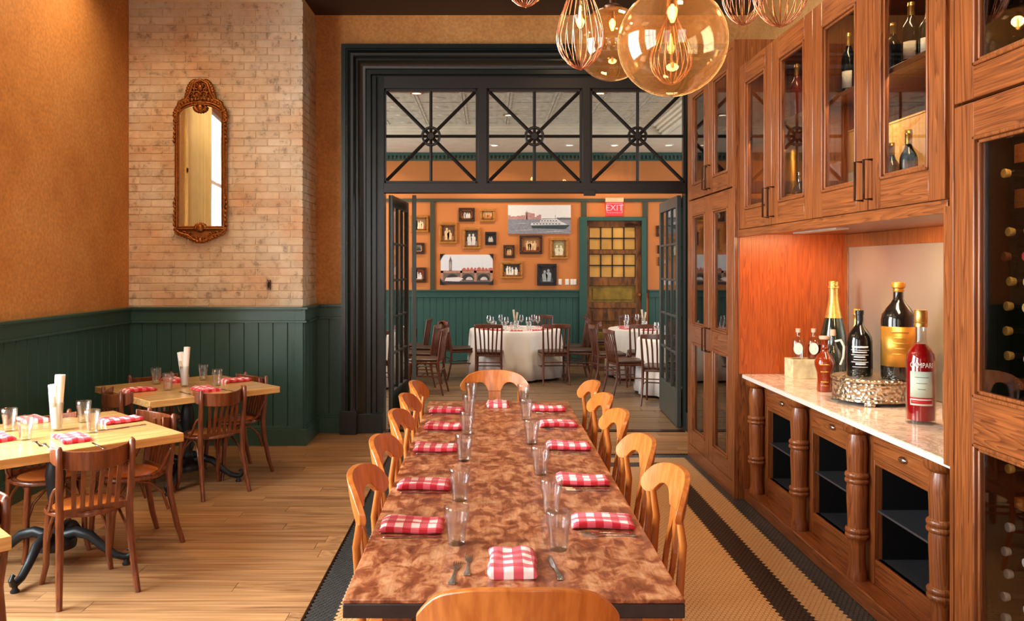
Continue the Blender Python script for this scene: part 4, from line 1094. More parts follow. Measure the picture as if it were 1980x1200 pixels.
ub('amber necked bottle on the upper shelf behind the third wall cabinet door from the right', 1541, 2.0, UP, .37, .04, 'amber_glass', 'label_gold', None)
ub('black bottle before the pale crates in the lower wall cabinet nearest the viewer', 1757, 1.97, LO, .34, .040, lab=None)
ub('dark bottle at the left edge of the lower shelf behind the nearest wall cabinet door', 1724, 1.96, LO, .30, .038, lab='label_white')
ub('clear decanter with silver neck in the lower wall cabinet, left of the pale crates', 1546, 1.99, LO, .30, .045, 'clear', 'nickel', 'label_white')
ub('second clear decanter behind the silver-necked one in the lower wall cabinet', 1536, 2.1, LO, .34, .04, 'amber_glass', 'bronze', None)
g = MB(); g.lathe([(.0001, 0), (.07, 0), (.07, .46), (.064, .475), (.0001, .48)], 24, (0, 0, 0)); o = obj('gift_tube', g, M['label_gold'], None); o.location = (2.03, 5.52, LO); tag(o, 'tall golden gift tube in the lower wall cabinet, left of the decanters', 'gift tube')
def crate(label, x0, x1, y0, y1, z, h, logo=True):
    t = thing('wine_crate', label, 'crate', ((x0 + x1) / 2, (y0 + y1) / 2, z), 0, 'pale pine wine crates'); a, b = (x1 - x0) / 2, (y1 - y0) / 2
    g = MB()
    g.box(-a, -a + .012, -b, b, 0, h); g.box(a - .012, a, -b, b, 0, h); g.box(-a + .012, a - .012, -b, -b + .012, 0, h); g.box(-a + .012, a - .012, b - .012, b, 0, h); g.box(-a + .012, a - .012, -b + .012, b - .012, 0, .012)
    obj('box', g, M['pine'], t, .002, seg=1)
    g = MB(); g.box(-a - .003, a + .003, -b - .003, b + .003, h, h + .012); obj('lid', g, M['pine'], t, .002, seg=1)
    if logo:
        g = MB(); g.box(-a - .002, -a, -b * .45, b * .45, h * .12, h * .5); obj('label', g, M['label_white'], t)
    return t
crate('tall pale pine crate in the wall cabinet, behind the door with the second handle', 2.05, 2.35, 4.50, 4.86, LO, .46)
crate('large pale pine crate behind the nearest wall cabinet door', 2.10, 2.42, 3.93, 4.42, LO, .44)
crate('smaller pale crate right of the large one behind the nearest wall cabinet door', 2.20, 2.46, 3.52, 3.86, LO, .28, False)
crate('flat pale crate low in the far left wall cabinet', 2.0, 2.3, 5.62, 5.98, LO, .06, False)
crate('white-labelled pale crate in the far left wall cabinet, standing on the upper back', 2.12, 2.4, 5.66, 5.98, LO + .075, .34)
# ---- far tall cabinet contents
for i, (X, Y, z, h, gl, lb) in enumerate(((1.98, 6.33, 2.82, .33, 'green_glass', 'tall dark bottle at the near side of the top shelf of the display cabinet'),
        (1.98, 6.55, 2.82, .27, 'black_glass', 'shorter dark bottle beside the tallest one, display cabinet top shelf'),
        (1.98, 6.42, 2.33, .30, 'amber_glass', 'amber bottle on the second shelf of the display cabinet'),
        (1.98, 6.66, 2.33, .28, 'black_glass', 'black bottle on the second shelf of the display cabinet'),
        (1.98, 7.1, 2.33, .33, 'amber_glass', 'amber bottle behind the farther upper door of the display cabinet'))):
    wine_bottle(lb, (X, Y, z), h, .038, gl, 'foil_gold', 'label_white' if i % 2 == 0 else None, 'bottles in the tall display cabinet', rz=radians(-60))
g = MB(); g.box(1.95, 2.15, 6.95, 7.2, 2.82, 3.05); tag(obj('gift_box', g, M['label_white'], None, .003), 'white gift box on the top shelf of the display cabinet', 'box')
# ---- wine cabinet bottles: lying with their necks towards the room
pv = thing('wine_bottle', '', 'bottle', (0, 0, 0), 0, 'wine bottles lying in the rack')
g = MB(); m0 = g.mark(); g.lathe([(.0135, .018), (.0135, .09), (.038, .15), (.038, .31), (.034, .32), (.0001, .315)], 14, axis='x'); obj('body', g, M['black_glass'], pv, smooth=.9)
g = MB(); g.lathe([(.0001, 0), (.0165, 0), (.018, .006), (.0165, .012), (.0145, .022)], 14, axis='x'); cap0 = obj('capsule', g, M['foil_gold'], pv, smooth=.9)
cap_gold_mesh = cap0.data; capmesh = {'foil_gold': cap_gold_mesh}
wpro = Proto(pv); cap0.data.materials.clear(); CAPG = plain('gold_capsule_paint', (214, 170, 92), .4); cap0.data.materials.append(CAPG)
M['cap_gold'] = plain('gold_capsule', (214, 170, 92), .4); M['cap_silver'] = plain('silver_capsule', (206, 206, 210), .35); M['cap_bronze'] = plain('bronze_capsule', (120, 72, 48), .4)
capmats = ['foil_gold', 'nickel', 'label_red', 'foil_gold', 'bronze']
zrows = [2.22, 2.07, 1.85, 1.757, 1.664, 1.571, 1.478, 1.385, 1.165, 1.04, .96, .74, .65, .565, .48, .40]
ordn = ['top', 'second', 'third', 'fourth', 'fifth', 'sixth', 'seventh', 'eighth', 'ninth', 'tenth', 'eleventh', 'twelfth', 'thirteenth', 'fourteenth', 'fifteenth', 'lowest']
capn = {'foil_gold': 'gold', 'nickel': 'silver', 'label_red': 'red', 'bronze': 'bronze'}
for ci, yy in enumerate((3.11, 2.985, 2.87)):
    for ri, z in enumerate(zrows):
        cm = 'nickel' if z < .8 else ('foil_gold' if 1.3 < z < 1.7 else R.choice(capmats))
        lb = '%s-capped wine bottle, %s from top, rack column %s' % (capn[cm], ordn[ri], ('nearest the counter', 'in the middle', 'farthest from the counter')[ci])
        if ri == 0: lb = lb.replace('top from top', 'topmost')
        if ri == 15: lb = lb.replace('lowest from top', 'lowest')
        o = wpro.put((1.945 + R.uniform(-.012, .012), yy, z + .0), 0, lb)
        for ch in o.children:
            if ch.name.startswith('capsule'):
                if cm not in capmesh:
                    capmesh[cm] = cap_gold_mesh.copy(); capmesh[cm].materials[0] = M[{'nickel': 'cap_silver', 'label_red': 'label_red', 'bronze': 'cap_bronze'}[cm]]
                ch.data = capmesh[cm]
for ri, z in enumerate(zrows):
    g = MB(); g.box(2.07, 2.30, 3.07, 3.15, z - .046, z - .039); g.box(2.07, 2.30, 2.83, 3.03, z - .046, z - .039)
    o = obj('bottle_rest', g, M['honey'], c)
t = thing('ice_bucket', 'polished steel ice bucket on top shelf of the wine cabinet', 'bucket', (2.12, 3.04, 2.35))
g = MB(); g.lathe([(.0001, 0), (.08, 0), (.085, .01), (.10, .19), (.108, .2), (.108, .206), (.096, .206), (.08, .02), (.0001, .015)], 28); obj('body', g, M['steel'], t)
for s_ in (-1, 1):
    g = MB(); g.tube([(.1 * s_, -.03, .16), (.13 * s_, -.02, .16), (.13 * s_, .02, .16), (.1 * s_, .03, .16)], .005, 6); obj('handle', g, M['steel'], t)

# ================================================================== LONG TABLE
TBX0, TBX1, TBY0, TBY1, TZ = -.42, .568, 2.385, 5.90, .76
t = thing('dining_table', 'long communal table with a mottled distressed brown wooden top', 'table', ((TBX0 + TBX1) / 2, (TBY0 + TBY1) / 2, 0))
hx2, hy2 = (TBX1 - TBX0) / 2, (TBY1 - TBY0) / 2
g = MB(); g.box(-hx2, hx2, -hy2, hy2, TZ - .012, TZ); obj('tabletop', g, M['table'], t, .003)
g = MB(); g.box(-hx2, hx2, -hy2, -hy2 + .10, TZ - .055, TZ - .012); g.box(-hx2, hx2, hy2 - .10, hy2, TZ - .055, TZ - .012); g.box(-hx2, -hx2 + .06, -hy2 + .1, hy2 - .1, TZ - .05, TZ - .012); g.box(hx2 - .06, hx2, -hy2 + .1, hy2 - .1, TZ - .05, TZ - .012)
obj('edge_band', g, M['table_edge'], t, .004)
g = MB(); g.box(-hx2 + .09, hx2 - .09, -hy2 + .14, hy2 - .14, TZ - .055, TZ - .012); g.box(-hx2 + .12, hx2 - .12, -hy2 + .18, -hy2 + .205, TZ - .14, TZ - .05); g.box(-hx2 + .12, hx2 - .12, hy2 - .205, hy2 - .18, TZ - .14, TZ - .05)
for s_ in (-1, 1): g.box(s_ * (hx2 - .12), s_ * (hx2 - .145), -hy2 + .18, hy2 - .18, TZ - .14, TZ - .05)
obj('apron', g, M['bentwood'], t)
for sx in (-1, 1):
    for sy in (-1, 0, 1):
        g = MB(); X, Y = sx * (hx2 - .14), sy * (hy2 - .20)
        pr = [(.045, TZ - .16), (.045, .62), (.05, .60), (.04, .57), (.05, .50), (.045, .35), (.032, .15), (.04, .12), (.036, .10), (.026, 0)]
        m0 = g.mark(); g.lathe([(a, b_) for a, b_ in pr][::-1], 16, (X, Y, 0)); g.box(X - .045, X + .045, Y - .045, Y + .045, TZ - .17, TZ - .055)
        obj('leg', g, M['bentwood'], t, smooth=.9)

# ---- queen-crest chair with hooked crest rail and slotted splat (faces +y)
def make_crest_chair():
    t = thing('dining_chair', 'chair', 'chair', (0, 0, 0), 0, 'honey wood chairs round the long table')
    CZ = .97; yb = -.262; cv = lambda x: 1.15 * x * x
    zt = lambda x: -(.2 * x * x + 24 * x ** 4 * .55 + (max(0, x - .19) ** 2) * 9)
    half = [(0, 0, -.150), (.02, None, -.150), (.044, None, -.149), (.051, None, -.136), (.060, None, -.116), (.073, None, -.099), (.09, None, -.089), (.11, None, -.086), (.128, None, -.089), (.145, None, -.098), (.158, None, -.110),
            (.172, None, -.125), (.187, None, -.138), (.205, None, -.144), (.222, None, -.142), (.236, None, -.133), (.244, None, -.120), (.2465, None, -.105)]
    def top(x):
        x = abs(x)
        return 0 - .25 * x * x - .9 * max(0, x - .05) ** 2 - (.016 * (x / .2465) ** 6) - .030 * max(0, (x - .17) / .0765) ** 2.2
    full = [(-x, CZ + top(x), CZ + b) for x, _, b in half[::-1]] + [(x, CZ + top(x), CZ + b) for x, _, b in half[1:]]
    g = MB(); g.strip(full, .024, lambda x: yb + cv(x), tilt=.16, z0=CZ - .07)
    obj('crest_rail', g, M['honey'], t, .007, smooth=1.0)
    # posts from crest hooks down into the rear legs
    for s_ in (-1, 1):
        g = MB(); x = s_ * .178
        g.tube([(x, yb + cv(.178) + .018, CZ - .125), (x, -.222, .74), (x * 1.0, -.205, .52), (x, -.2, .44), (x * 1.04, -.21, .25), (x * 1.08, -.262, 0)], [.013, .016, .018, .020, .018, .014], 8, flat=.9)
        obj('rear_leg', g, M['honey'], t, smooth=1.2)
        g = MB(); g.tube([(s_ * .19, .19, .44), (s_ * .195, .2, .25), (s_ * .2, .205, 0)], [.021, .018, .013], 8)
        obj('leg', g, M['honey'], t, smooth=1.2)
    # splat: two ribs parting below the crest and meeting again at the seat rail
    g = MB()
    def rib(s_, ow, iw):
        zs_ = [CZ - .148, CZ - .185, CZ - .215, CZ - .25, CZ - .30, CZ - .35, CZ - .40, CZ - .44, CZ - .47, CZ - .50]
        for i in range(len(zs_) - 1):
            b = len(g.v)
            for (z, o_, i_) in ((zs_[i], ow[i], iw[i]), (zs_[i + 1], ow[i + 1], iw[i + 1])):
                y = -.198 - (z - .45) * .14
                for xx, yy in ((o_, y - .008), (o_, y + .008), (i_, y + .008), (i_, y - .008)): g.v.append((s_ * xx, yy, z))
            for a in range(4): c_ = (a + 1) % 4; g.face((b + a, b + c_, b + 4 + c_, b + 4 + a))
    ow = [.045, .042, .042, .048, .058, .060, .054, .046, .042, .042]; iw = [0, 0, .006, .024, .036, .038, .030, .016, .002, 0]
    rib(1, ow, iw); rib(-1, ow, iw)
    obj('splat', g, M['honey'], t, smooth=1.0)
    g = MB(); g.prism([(-.2, -.19), (.2, -.19), (.225, .1), (.215, .2), (.17, .225), (-.17, .225), (-.215, .2), (-.225, .1)], .435, .462, 'xy'); obj('seat', g, M['honey'], t, .009)
    g = MB(); g.box(-.18, .18, .185, .20, .385, .436); g.box(-.18, .18, -.205, -.19, .385, .436); g.box(-.195, -.18, -.2, .2, .385, .436); g.box(.18, .195, -.2, .2, .385, .436); obj('seat_rail', g, M['honey'], t)
    g = MB()
    for s_ in (-1, 1): g.tube([(s_ * .195, .2, .2), (s_ * .188, -.21, .22)], .009, 7)
    g.tube([(-.19, 0, .21), (.19, 0, .21)], .009, 7); obj('stretcher', g, M['honey'], t)
    return t
cc = Proto(make_crest_chair())
SY = [3.06, 3.63, 4.30, 4.85, 5.40]
posn = ['nearest the viewer', 'second from the near end', 'third from the near end', 'fourth from the near end', 'farthest from the viewer']
for i, y in enumerate(SY):
    # left row faces +x, right row faces -x
    cc.put((-.235 + R.uniform(-.006, .006), y, 0), radians(-90 - 2 + (R.uniform(-1, 1))), 'honey wood chair on the left side of the long table, ' + posn[i])
for i, y in enumerate(SY):
    cc.put((.446 + .006 * (i == 0), y + .01, 0), radians(90 + 4 + R.uniform(-1, 1)), 'honey wood chair on the right side of the long table, ' + posn[i])
cc.put((.072, 2.20, 0), 0, 'honey wood chair at the near head of the long table, cut by the frame')
cc.put((.046, 5.745, 0), pi, 'honey wood chair at the far head of the long table')

# ---- tumblers
def make_tumbler():
    t = thing('drinking_glass', 'glass', 'drinking glass')
    h, rb, rt = .132, .0315, .045
    n = 30
    def wob(j, i): return (1 - .075 * abs(cos(pi * j / 3))) if 1 <= i <= 5 else 1
    pr = [(.0001, 0), (rb * .95, 0), (rb, .004), (rb * 1.06, .03), (rb * 1.15, .06), (rb * 1.26, .082), (rb * 1.31, .09), (rt * .96, .10), (rt, h - .002), (rt - .001, h), (rt - .0025, h - .001), (rt * .93, .1), (rb * 1.15, .082), (rb * 1.02, .05), (rb * .9, .02), (rb * .6, .014), (.0001, .013)]
    g = MB(); g.lathe(pr, n, wob=wob); obj('glass_body', g, M['tumbler'], t, smooth=.6)
    return t
gl = Proto(make_tumbler())
GA = [((883, 1055), 'left row'), ((889, 971), 'left row'), ((897, 894), 'left row'), ((903, 843), 'left row'), ((907, 806), 'left row'), ((911, 779), 'left row'),
      ((1080, 1066), 'right row'), ((1066, 995), 'right row'), ((1045, 921), 'right row'), ((1028, 862), 'right row'), ((1018, 815), 'right row'), ((1012, 783), 'right row')]
on6 = ['nearest the viewer', 'second from the viewer', 'third from the viewer', 'fourth from the viewer', 'fifth from the viewer', 'farthest from the viewer']
for i, ((px, py), rw) in enumerate(GA):
    X, Y = at(px, py - 4, TZ)
    gl.put((X, Y, TZ), R.uniform(0, 1), 'clear faceted tumbler in the %s of the long table, %s' % (rw, on6[i % 6]), 'tumblers on the long table')

# ---- napkins: folded cloth with visible layers, long side along local x
def make_napkin(seed, L=.225, W=.15, T=.030):
    r = random.Random(seed); g = MB(); nx, n = 16, 28
    ph = r.uniform(0, 6)
    for i in range(nx + 1):
        u = i / nx; x = (u - .5) * L
        endf = min(1.0, (min(u, 1 - u) * nx) / 1.0 * .25 + .75)
        for j in range(n):
            t = 2 * pi * j / n
            cx_, cz_ = cos(t), sin(t)
            yy = (abs(cx_) ** .6) * (1 if cx_ > 0 else -1) * W / 2
            zz = (abs(cz_) ** .6) * (1 if cz_ > 0 else -1) * .5 + .5
            # layer grooves along the long edges
            if abs(cx_) > .75: yy *= 1 - .05 * (1 + cos(zz * 3 * 2 * pi)) / 2
            top = T * endf * (.92 + .12 * sin(u * 5 + ph) + .13 * sin(yy * 75 + ph * 2 + u * 3) - .16 * math.exp(-((yy - .02 + .02 * sin(u * 4 + ph)) / .008) ** 2))
            g.v.append((x + .004 * sin(t * 3 + ph) * (1 if i in (0, nx) else 0), yy + .004 * sin(u * 6 + ph), zz * top))
    for i in range(nx):
        for j in range(n):
            j2 = (j + 1) % n; g.face((i * n + j, (i + 1) * n + j, (i + 1) * n + j2, i * n + j2))
    g.face([j for j in range(n)]); g.face([nx * n + j for j in range(n)][::-1])
    return g
nm = [obj('napkin', make_napkin(s_), M['gingham'], None, smooth=1.3) for s_ in (1, 2, 3)]
nused = [False] * 3
def napkin(k, loc, rz, label, group, scale=(1, 1, 1)):
    if not nused[k]: o = nm[k]; nused[k] = True
    else: o = nm[k].copy(); COL.objects.link(o)
    o.location = loc; o.rotation_euler = (0, 0, rz); o.scale = scale
    return tag(o, label, 'napkin', group)
NL = [(3.035, -.277), (3.61, -.277), (4.34, -.272), (4.92, -.262), (5.47, -.272)]
NR = [(3.085, .425), (3.68, .42), (4.38, .425), (5.0, .42), (5.53, .40)]
GR = 'gingham napkins on the long table'
for i, (y, x) in enumerate(NL): napkin(i % 3, (x, y, TZ), R.uniform(-.05, .05), 'red gingham napkin on the left side of the long table, ' + posn[i], GR)
for i, (y, x) in enumerate(NR): napkin((i + 1) % 3, (x, y, TZ), R.uniform(-.07, .05), 'red gingham napkin on the right side of the long table, ' + posn[i], GR)
napkin(0, (.078, 2.655, TZ), radians(90), 'folded red gingham napkin at the near head of the long table', GR, (1.05, 1.02, 1.1))
napkin(1, (.065, 5.73, TZ), radians(90), 'folded red gingham napkin at the far head of the long table', GR)

# ---- cutlery, long axis along local y, tines / blade towards +y
def make_fork(L=.19):
    t = thing('fork', 'fork', 'fork'); k = L / .19
    g = MB(); pts = [(-.0105, 0), (-.011, .012), (-.008, .03), (-.0048, .06), (-.0035, .10), (-.004, .118), (-.0095, .128), (-.0118, .14), (-.0118, .148), (.0118, .148), (.0118, .14), (.0095, .128), (.004, .118), (.0035, .10), (.0048, .06), (.008, .03), (.011, .012), (.0105, 0)]
    g.prism([(a, (b_ - .095) * k) for a, b_ in pts], .001, .0042, 'xy'); obj('handle', g, M['steel'], t, .001)
    for i in range(4):
        xx = -.0103 + i * .0069
        g = MB(); g.tube([(xx, (.146 - .095) * k, .0028), (xx, (.170 - .095) * k, .0035), (xx * .95, (.190 - .095) * k, .0052)], [.0017, .0015, .0009], 6); obj('tine', g, M['steel'], t)
    return t
def make_knife(L=.21):
    t = thing('knife', 'knife', 'knife'); k = L / .21
    g = MB(); pts = [(-.009, 0), (-.0098, .012), (-.007, .04), (-.0055, .085), (-.0055, .10), (.0055, .10), (.0055, .085), (.007, .04), (.0098, .012), (.009, 0)]
    g.prism([(a, (b_ - .105) * k) for a, b_ in pts], .0008, .0062, 'xy'); obj('handle', g, M['steel'], t, .0015)
    g = MB(); pts = [(-.0055, .10), (-.0085, .115), (-.009, .17), (-.006, .20), (.0, .21), (.0055, .205), (.0055, .10)]
    g.prism([(a, (b_ - .105) * k) for a, b_ in pts], .002, .0035, 'xy'); obj('blade', g, M['steel'], t, .0006)
    return t
fk, kn = Proto(make_fork()), Proto(make_knife())
X, Y = at(879, 1108, TZ); fk.put((X, Y, TZ), radians(-4), 'steel dinner fork left of the near-head napkin, lower of two', 'forks on the long table')
X, Y = at(905, 1092, TZ); fk.put((X, Y, TZ), radians(-1), 'steel dinner fork left of the near-head napkin, upper of two', 'forks on the long table')
X, Y = at(1072, 1098, TZ); kn.put((X, Y, TZ), radians(6), 'steel knife right of the near-head napkin', 'knives on the long table')
for side, lst, sg, wd_ in (('left', NL, -1, 'left'), ('right', NR, 1, 'right')):
    for i, (y, x) in enumerate(lst):
        rz = radians(-90) if sg < 0 else radians(90)
        # from the diner's seat: forks on the left hand, knife on the right
        fy = y + sg * -.105; ky = y + sg * .105
        fk.put((x - .005 * sg, fy, TZ), rz, 'steel fork beside the %s-side napkin of the long table, %s' % (wd_, posn[i]), 'forks on the long table')
        if sg > 0: fk.put((x - .005 * sg + .012, fy - .03, TZ), rz, 'second steel fork by the %s-side napkin, long table, %s' % (wd_, posn[i]), 'forks on the long table')
        kn.put((x - .01 * sg, ky, TZ), rz + .02, 'steel knife beside the %s-side napkin of the long table, %s' % (wd_, posn[i]), 'knives on the long table')

# ================================================================== LEFT TABLES
def make_square_table():
    t = thing('cafe_table', 'table', 'table'); a = .525
    g = MB(); g.box(-a, a, -a, a, TZ - .05, TZ); obj('tabletop', g, M['maple_top'], t, .004)
    g = MB(); g.lathe([(.0001, .10), (.11, .10), (.115, .13), (.09, .16), (.07, .18), (.045, .21), (.04, .25), (.05, .27), (.042, .29), (.036, .36), (.048, .45), (.055, .52), (.045, .58), (.035, .62), (.045, .64), (.05, .69), (.13, .70), (.13, TZ - .051), (.0001, TZ - .05)], 20); obj('column', g, M['iron'], t, smooth=.9)
    for i in range(4):
        c_, s_ = cos(i * pi / 2 + pi / 4), sin(i * pi / 2 + pi / 4)
        path = [(.06, .17), (.12, .19), (.20, .17), (.28, .10), (.35, .055), (.40, .045), (.43, .05), (.445, .075), (.43, .095), (.412, .085)]
        g = MB(); g.tube([(p * c_, p * s_, z) for p, z in path], [.034, .032, .028, .024, .022, .020, .018, .015, .011, .006], 8)
        g.lathe([(.0001, 0), (.022, 0), (.024, .008), (.014, .02), (.016, .045), (.0001, .05)], 12, (.41 * c_, .41 * s_, 0))
        obj('leg', g, M['iron'], t, smooth=1.1)
    return t
T1, T2, T3 = (-2.50, 4.78), (-2.41, 6.63), (-2.44, 2.95)
st = Proto(make_square_table())
st.put((*T1, 0), radians(45), 'square light maple cafe table on a black iron pedestal, middle one at left', 'square cafe tables')
st.put((*T2, 0), radians(45), 'square maple cafe table nearest the brick wall, iron pedestal', 'square cafe tables')
st.put((*T3, 0), radians(45), 'maple cafe table cut off at the lower left corner of the photo', 'square cafe tables')

def make_bentwood():
    t = thing('bentwood_chair', 'chair', 'chair', (0, 0, 0), 0, 'bentwood chairs at the cafe tables')
    CZ = .795; mat = M['bentwood']
    # bent crest board
    g = MB(); cols = []
    n = 18
    for i in range(n + 1):
        u = -1 + 2 * i / n; ang = u * 1.28
        cols.append((ang, u))
    b = len(g.v)
    for ang, u in cols:
        r0 = .205; X, Yc = r0 * sin(ang) * 1.02, -.075 - r0 * cos(ang) * .86
        hgt = .098 * (1 - .25 * abs(u) ** 6); zt = CZ + .004 - .026 * (1 - abs(u) ** 1.8); nx_, ny_ = sin(ang), -cos(ang)
        for z, o_ in ((zt, .0065), (zt, -.0065), (zt - hgt, -.0065), (zt - hgt, .0065)): g.v.append((X + nx_ * o_, Yc + ny_ * o_, z))
    for i in range(n):
        for a in range(4): c_ = (a + 1) % 4; g.face((b + i * 4 + a, b + i * 4 + c_, b + i * 4 + 4 + c_, b + i * 4 + 4 + a))
    g.face((b, b + 1, b + 2, b + 3)); e = b + n * 4; g.face((e + 3, e + 2, e + 1, e))
    obj('crest_rail', g, mat, t, .004, smooth=1.0)
    for s_ in (-1, 1):
        g = MB(); g.tube([(s_ * .178, -.205, CZ + .012), (s_ * .178, -.205, CZ), (s_ * .177, -.205, .70), (s_ * .174, -.192, .56), (s_ * .17, -.178, .45), (s_ * .172, -.19, .30), (s_ * .182, -.225, .12), (s_ * .19, -.26, 0)], [.009, .016, .0175, .019, .020, .0195, .0175, .0155], 10)
        obj('rear_leg', g, mat, t, smooth=1.2)
        g = MB(); g.tube([(s_ * .145, .14, .43), (s_ * .158, .155, .25), (s_ * .16, .165, .10), (s_ * .178, .185, 0)], [.020, .0185, .0165, .015], 10)
        obj('leg', g, mat, t, smooth=1.2)
        g = MB(); g.tube([(s_ * .176, -.19, .60), (s_ * .192, -.175, .585), (s_ * .2, -.15, .55), (s_ * .2, -.11, .48), (s_ * .197, -.06, .455)], .0095, 8); obj('side_brace', g, mat, t, smooth=1.2)
        g = MB(); g.tube([(s_ * .172, -.175, .22), (s_ * .168, -.14, .33), (s_ * .15, -.07, .40), (s_ * .14, .0, .418), (s_ * .14, .07, .40), (s_ * .150, .12, .33), (s_ * .157, .15, .22)], .0085, 8); obj('arch_brace', g, mat, t, smooth=1.2)
    g = MB(); g.tube([(-.157, .155, .22), (-.12, .15, .33), (-.05, .14, .40), (.05, .14, .40), (.12, .15, .33), (.157, .155, .22)], .0085, 8); obj('arch_brace', g, mat, t, smooth=1.2)
    for i in range(6):
        x = -.115 + i * .046; yb_ = -.075 - .205 * .86 * cos(math.asin(min(.99, x / .209)))
        g = MB(); b = len(g.v)
        for z, yy in ((.46, -.178), (.56, -.196), (.70, yb_ + .006), (.74, yb_ + .010)):
            for dx, dy in ((-.0112, -.005), (.0112, -.005), (.0112, .005), (-.0112, .005)): g.v.append((x * (.9 + .1 * (z - .46) / .28) + dx, yy + dy, z))
        for q in range(3):
            for a in range(4): c_ = (a + 1) % 4; g.face((b + q * 4 + a, b + q * 4 + c_, b + q * 4 + 4 + c_, b + q * 4 + 4 + a))
        g.face((b, b + 1, b + 2, b + 3)); g.face((b + 15, b + 14, b + 13, b + 12))
        obj('spindle', g, mat, t, smooth=1.0)
    sq = Matrix.Diagonal((1, 1, 1, 1))
    g = MB(); g.lathe([(.150, .428), (.196, .428), (.203, .434), (.203, .446), (.199, .452), (.190, .452), (.188, .449), (.184, .452), (.172, .456), (.166, .452), (.160, .448), (.150, .440)], 32, (0, -.01, 0)); obj('seat_ring', g, mat, t, smooth=.8)
    g = MB(); g.lathe([(.0001, .435), (.165, .436), (.166, .452), (.150, .460), (.10, .464), (.0001, .465)], 30, (0, -.01, 0)); obj('seat', g, M['bent_seat'], t, smooth=1.0)
    g = MB(); m0 = g.mark(); g.box(-.16, .16, -.185, -.168, .44, .475); obj('back_rail', g, mat, t, .004)
    return t
bw = Proto(make_bentwood())
for (x, y, a, lb) in (
    (-2.165, 4.455, 40, 'bentwood chair in the left foreground with its back to the viewer, lit tan seat'),
    (-2.225, 5.12, 135, 'bentwood chair at the right-hand side of the middle cafe table'),
    (-2.68, 5.04, -137, 'bentwood chair behind the middle cafe table, its seat seen under the tabletop'),
    (-2.145, 6.37, 47, 'bentwood chair with its back to the viewer at the cafe table by the brick wall'),
    (-2.13, 6.91, 134, 'bentwood chair at the right corner of the cafe table by the brick wall'),
    (-2.66, 6.32, -46, 'bentwood chair left of the cafe table by the brick wall, back curving towards the viewer'),
    (-2.74, 6.93, -135, 'bentwood chair behind the cafe table by the brick wall, only its crest showing'),
    (-2.19, 3.27, 136, 'bentwood chair cut off at the left edge, at the lower left table')):
    bw.put((x, y, 0), radians(a), lb)
# second crest at the left edge is the same chair's back; tumblers on the cafe tables
for i, (px, py, tb) in enumerate(((18, 836, 'middle cafe table, leftmost'), (49, 853, 'middle cafe table, second from the left'), (162, 819, 'middle cafe table, behind right of the paper roll'), (178, 839, 'middle cafe table, right of the front napkin'),
        (302, 745, 'cafe table by the brick wall, leftmost'), (325, 757, 'cafe table by the brick wall, second from the left'), (393, 738, 'cafe table by the brick wall, right of the menu glass'), (420, 748, 'cafe table by the brick wall, rightmost'))):
    X, Y = at(px, py - 3, TZ); gl.put((X, Y, TZ), R.uniform(0, 1), 'clear faceted tumbler on the ' + tb, 'tumblers on the cafe tables')
GC = 'gingham napkins on the cafe tables'
for k, (px, py, a, lb) in enumerate(((62, 814, 135, 'far left side of the middle cafe table'), (140, 850, 42, 'front side of the middle cafe table'), (234, 815, 45, 'right side of the middle cafe table'), (-12, 850, -40, 'left edge of the middle cafe table, cut by the frame'),
        (268, 756, 45, 'left side of the cafe table by the brick wall'), (397, 755, -45, 'front side of the cafe table by the brick wall'), (455, 737, 45, 'right side of the cafe table by the brick wall'), (338, 737, -45, 'back side of the cafe table by the brick wall'))):
    X, Y = at(px, py, TZ); napkin(k % 3, (X, Y, TZ), radians(a - (90 if k in (1,) else 0)), 'red gingham napkin on the ' + lb, GC, (1, 1, 1))
for (px, py, a, lb, pr) in ((72, 858, 40, 'steel fork left of the front napkin on the middle cafe table', fk), (90, 862, 42, 'second steel fork nearer the front napkin, middle cafe table', fk), (190, 862, 42, 'steel knife right of the front napkin on the middle cafe table', kn),
        (248, 826, 135, 'steel knife in front of the right napkin on the middle cafe table', kn), (222, 829, 135, 'steel fork in front of the right napkin on the middle cafe table', fk), (133, 806, 135, 'steel fork behind the menu glass on the middle cafe table', fk),
        (358, 760, 45, 'steel fork in front of the menu glass on the table by the brick wall', fk), (440, 755, 45, 'steel knife right of the front napkin on the table by the brick wall', kn)):
    X, Y = at(px, py, TZ); pr.put((X, Y, TZ), radians(a), lb, 'cutlery on the cafe tables')
# menu glasses with rolled papers
def menu_glass(px, py, label, lean):
    X, Y = at(px, py, TZ)
    t = thing('menu_glass', label, 'glass', (X, Y, TZ), 0, 'tall glasses of rolled menus')
    g = MB(); g.lathe([(.0001, 0), (.030, 0), (.031, .01), (.040, .165), (.038, .165), (.029, .014), (.0001, .012)], 24); obj('tall_glass', g, M['tumbler'], t, smooth=.8)
    for i, (dx, dy, z1, rr) in enumerate(lean):
        g = MB(); p0, p1 = Vector((dx * .12, dy * .12, .015)), Vector((dx, dy, z1)); g.tube([p0, p0.lerp(p1, .5), p1], [rr * .72, rr * .9, rr], 16)
        g.tube([p0.lerp(p1, .3), p1 + (p1 - p0) * .004], [rr * .5, rr * .7], 12); obj('rolled_menu', g, M['paper'], t, smooth=1.0)
        if i == 0:
            g = MB(); c_ = p0.lerp(p1, .62); g.tube([c_ - (p1 - p0) * .12 + Vector((0, -rr * .35, 0)), c_ + (p1 - p0) * .12 + Vector((0, -rr * .35, 0))], [rr * .66, rr * .68], 12); obj('print_patch', g, M['mat_cream'], t, smooth=1.0)
menu_glass(109, 832, 'tall glass holding bright white rolled papers on the middle cafe table', [(-.012, 0, .27, .033), (.018, .01, .325, .028)])
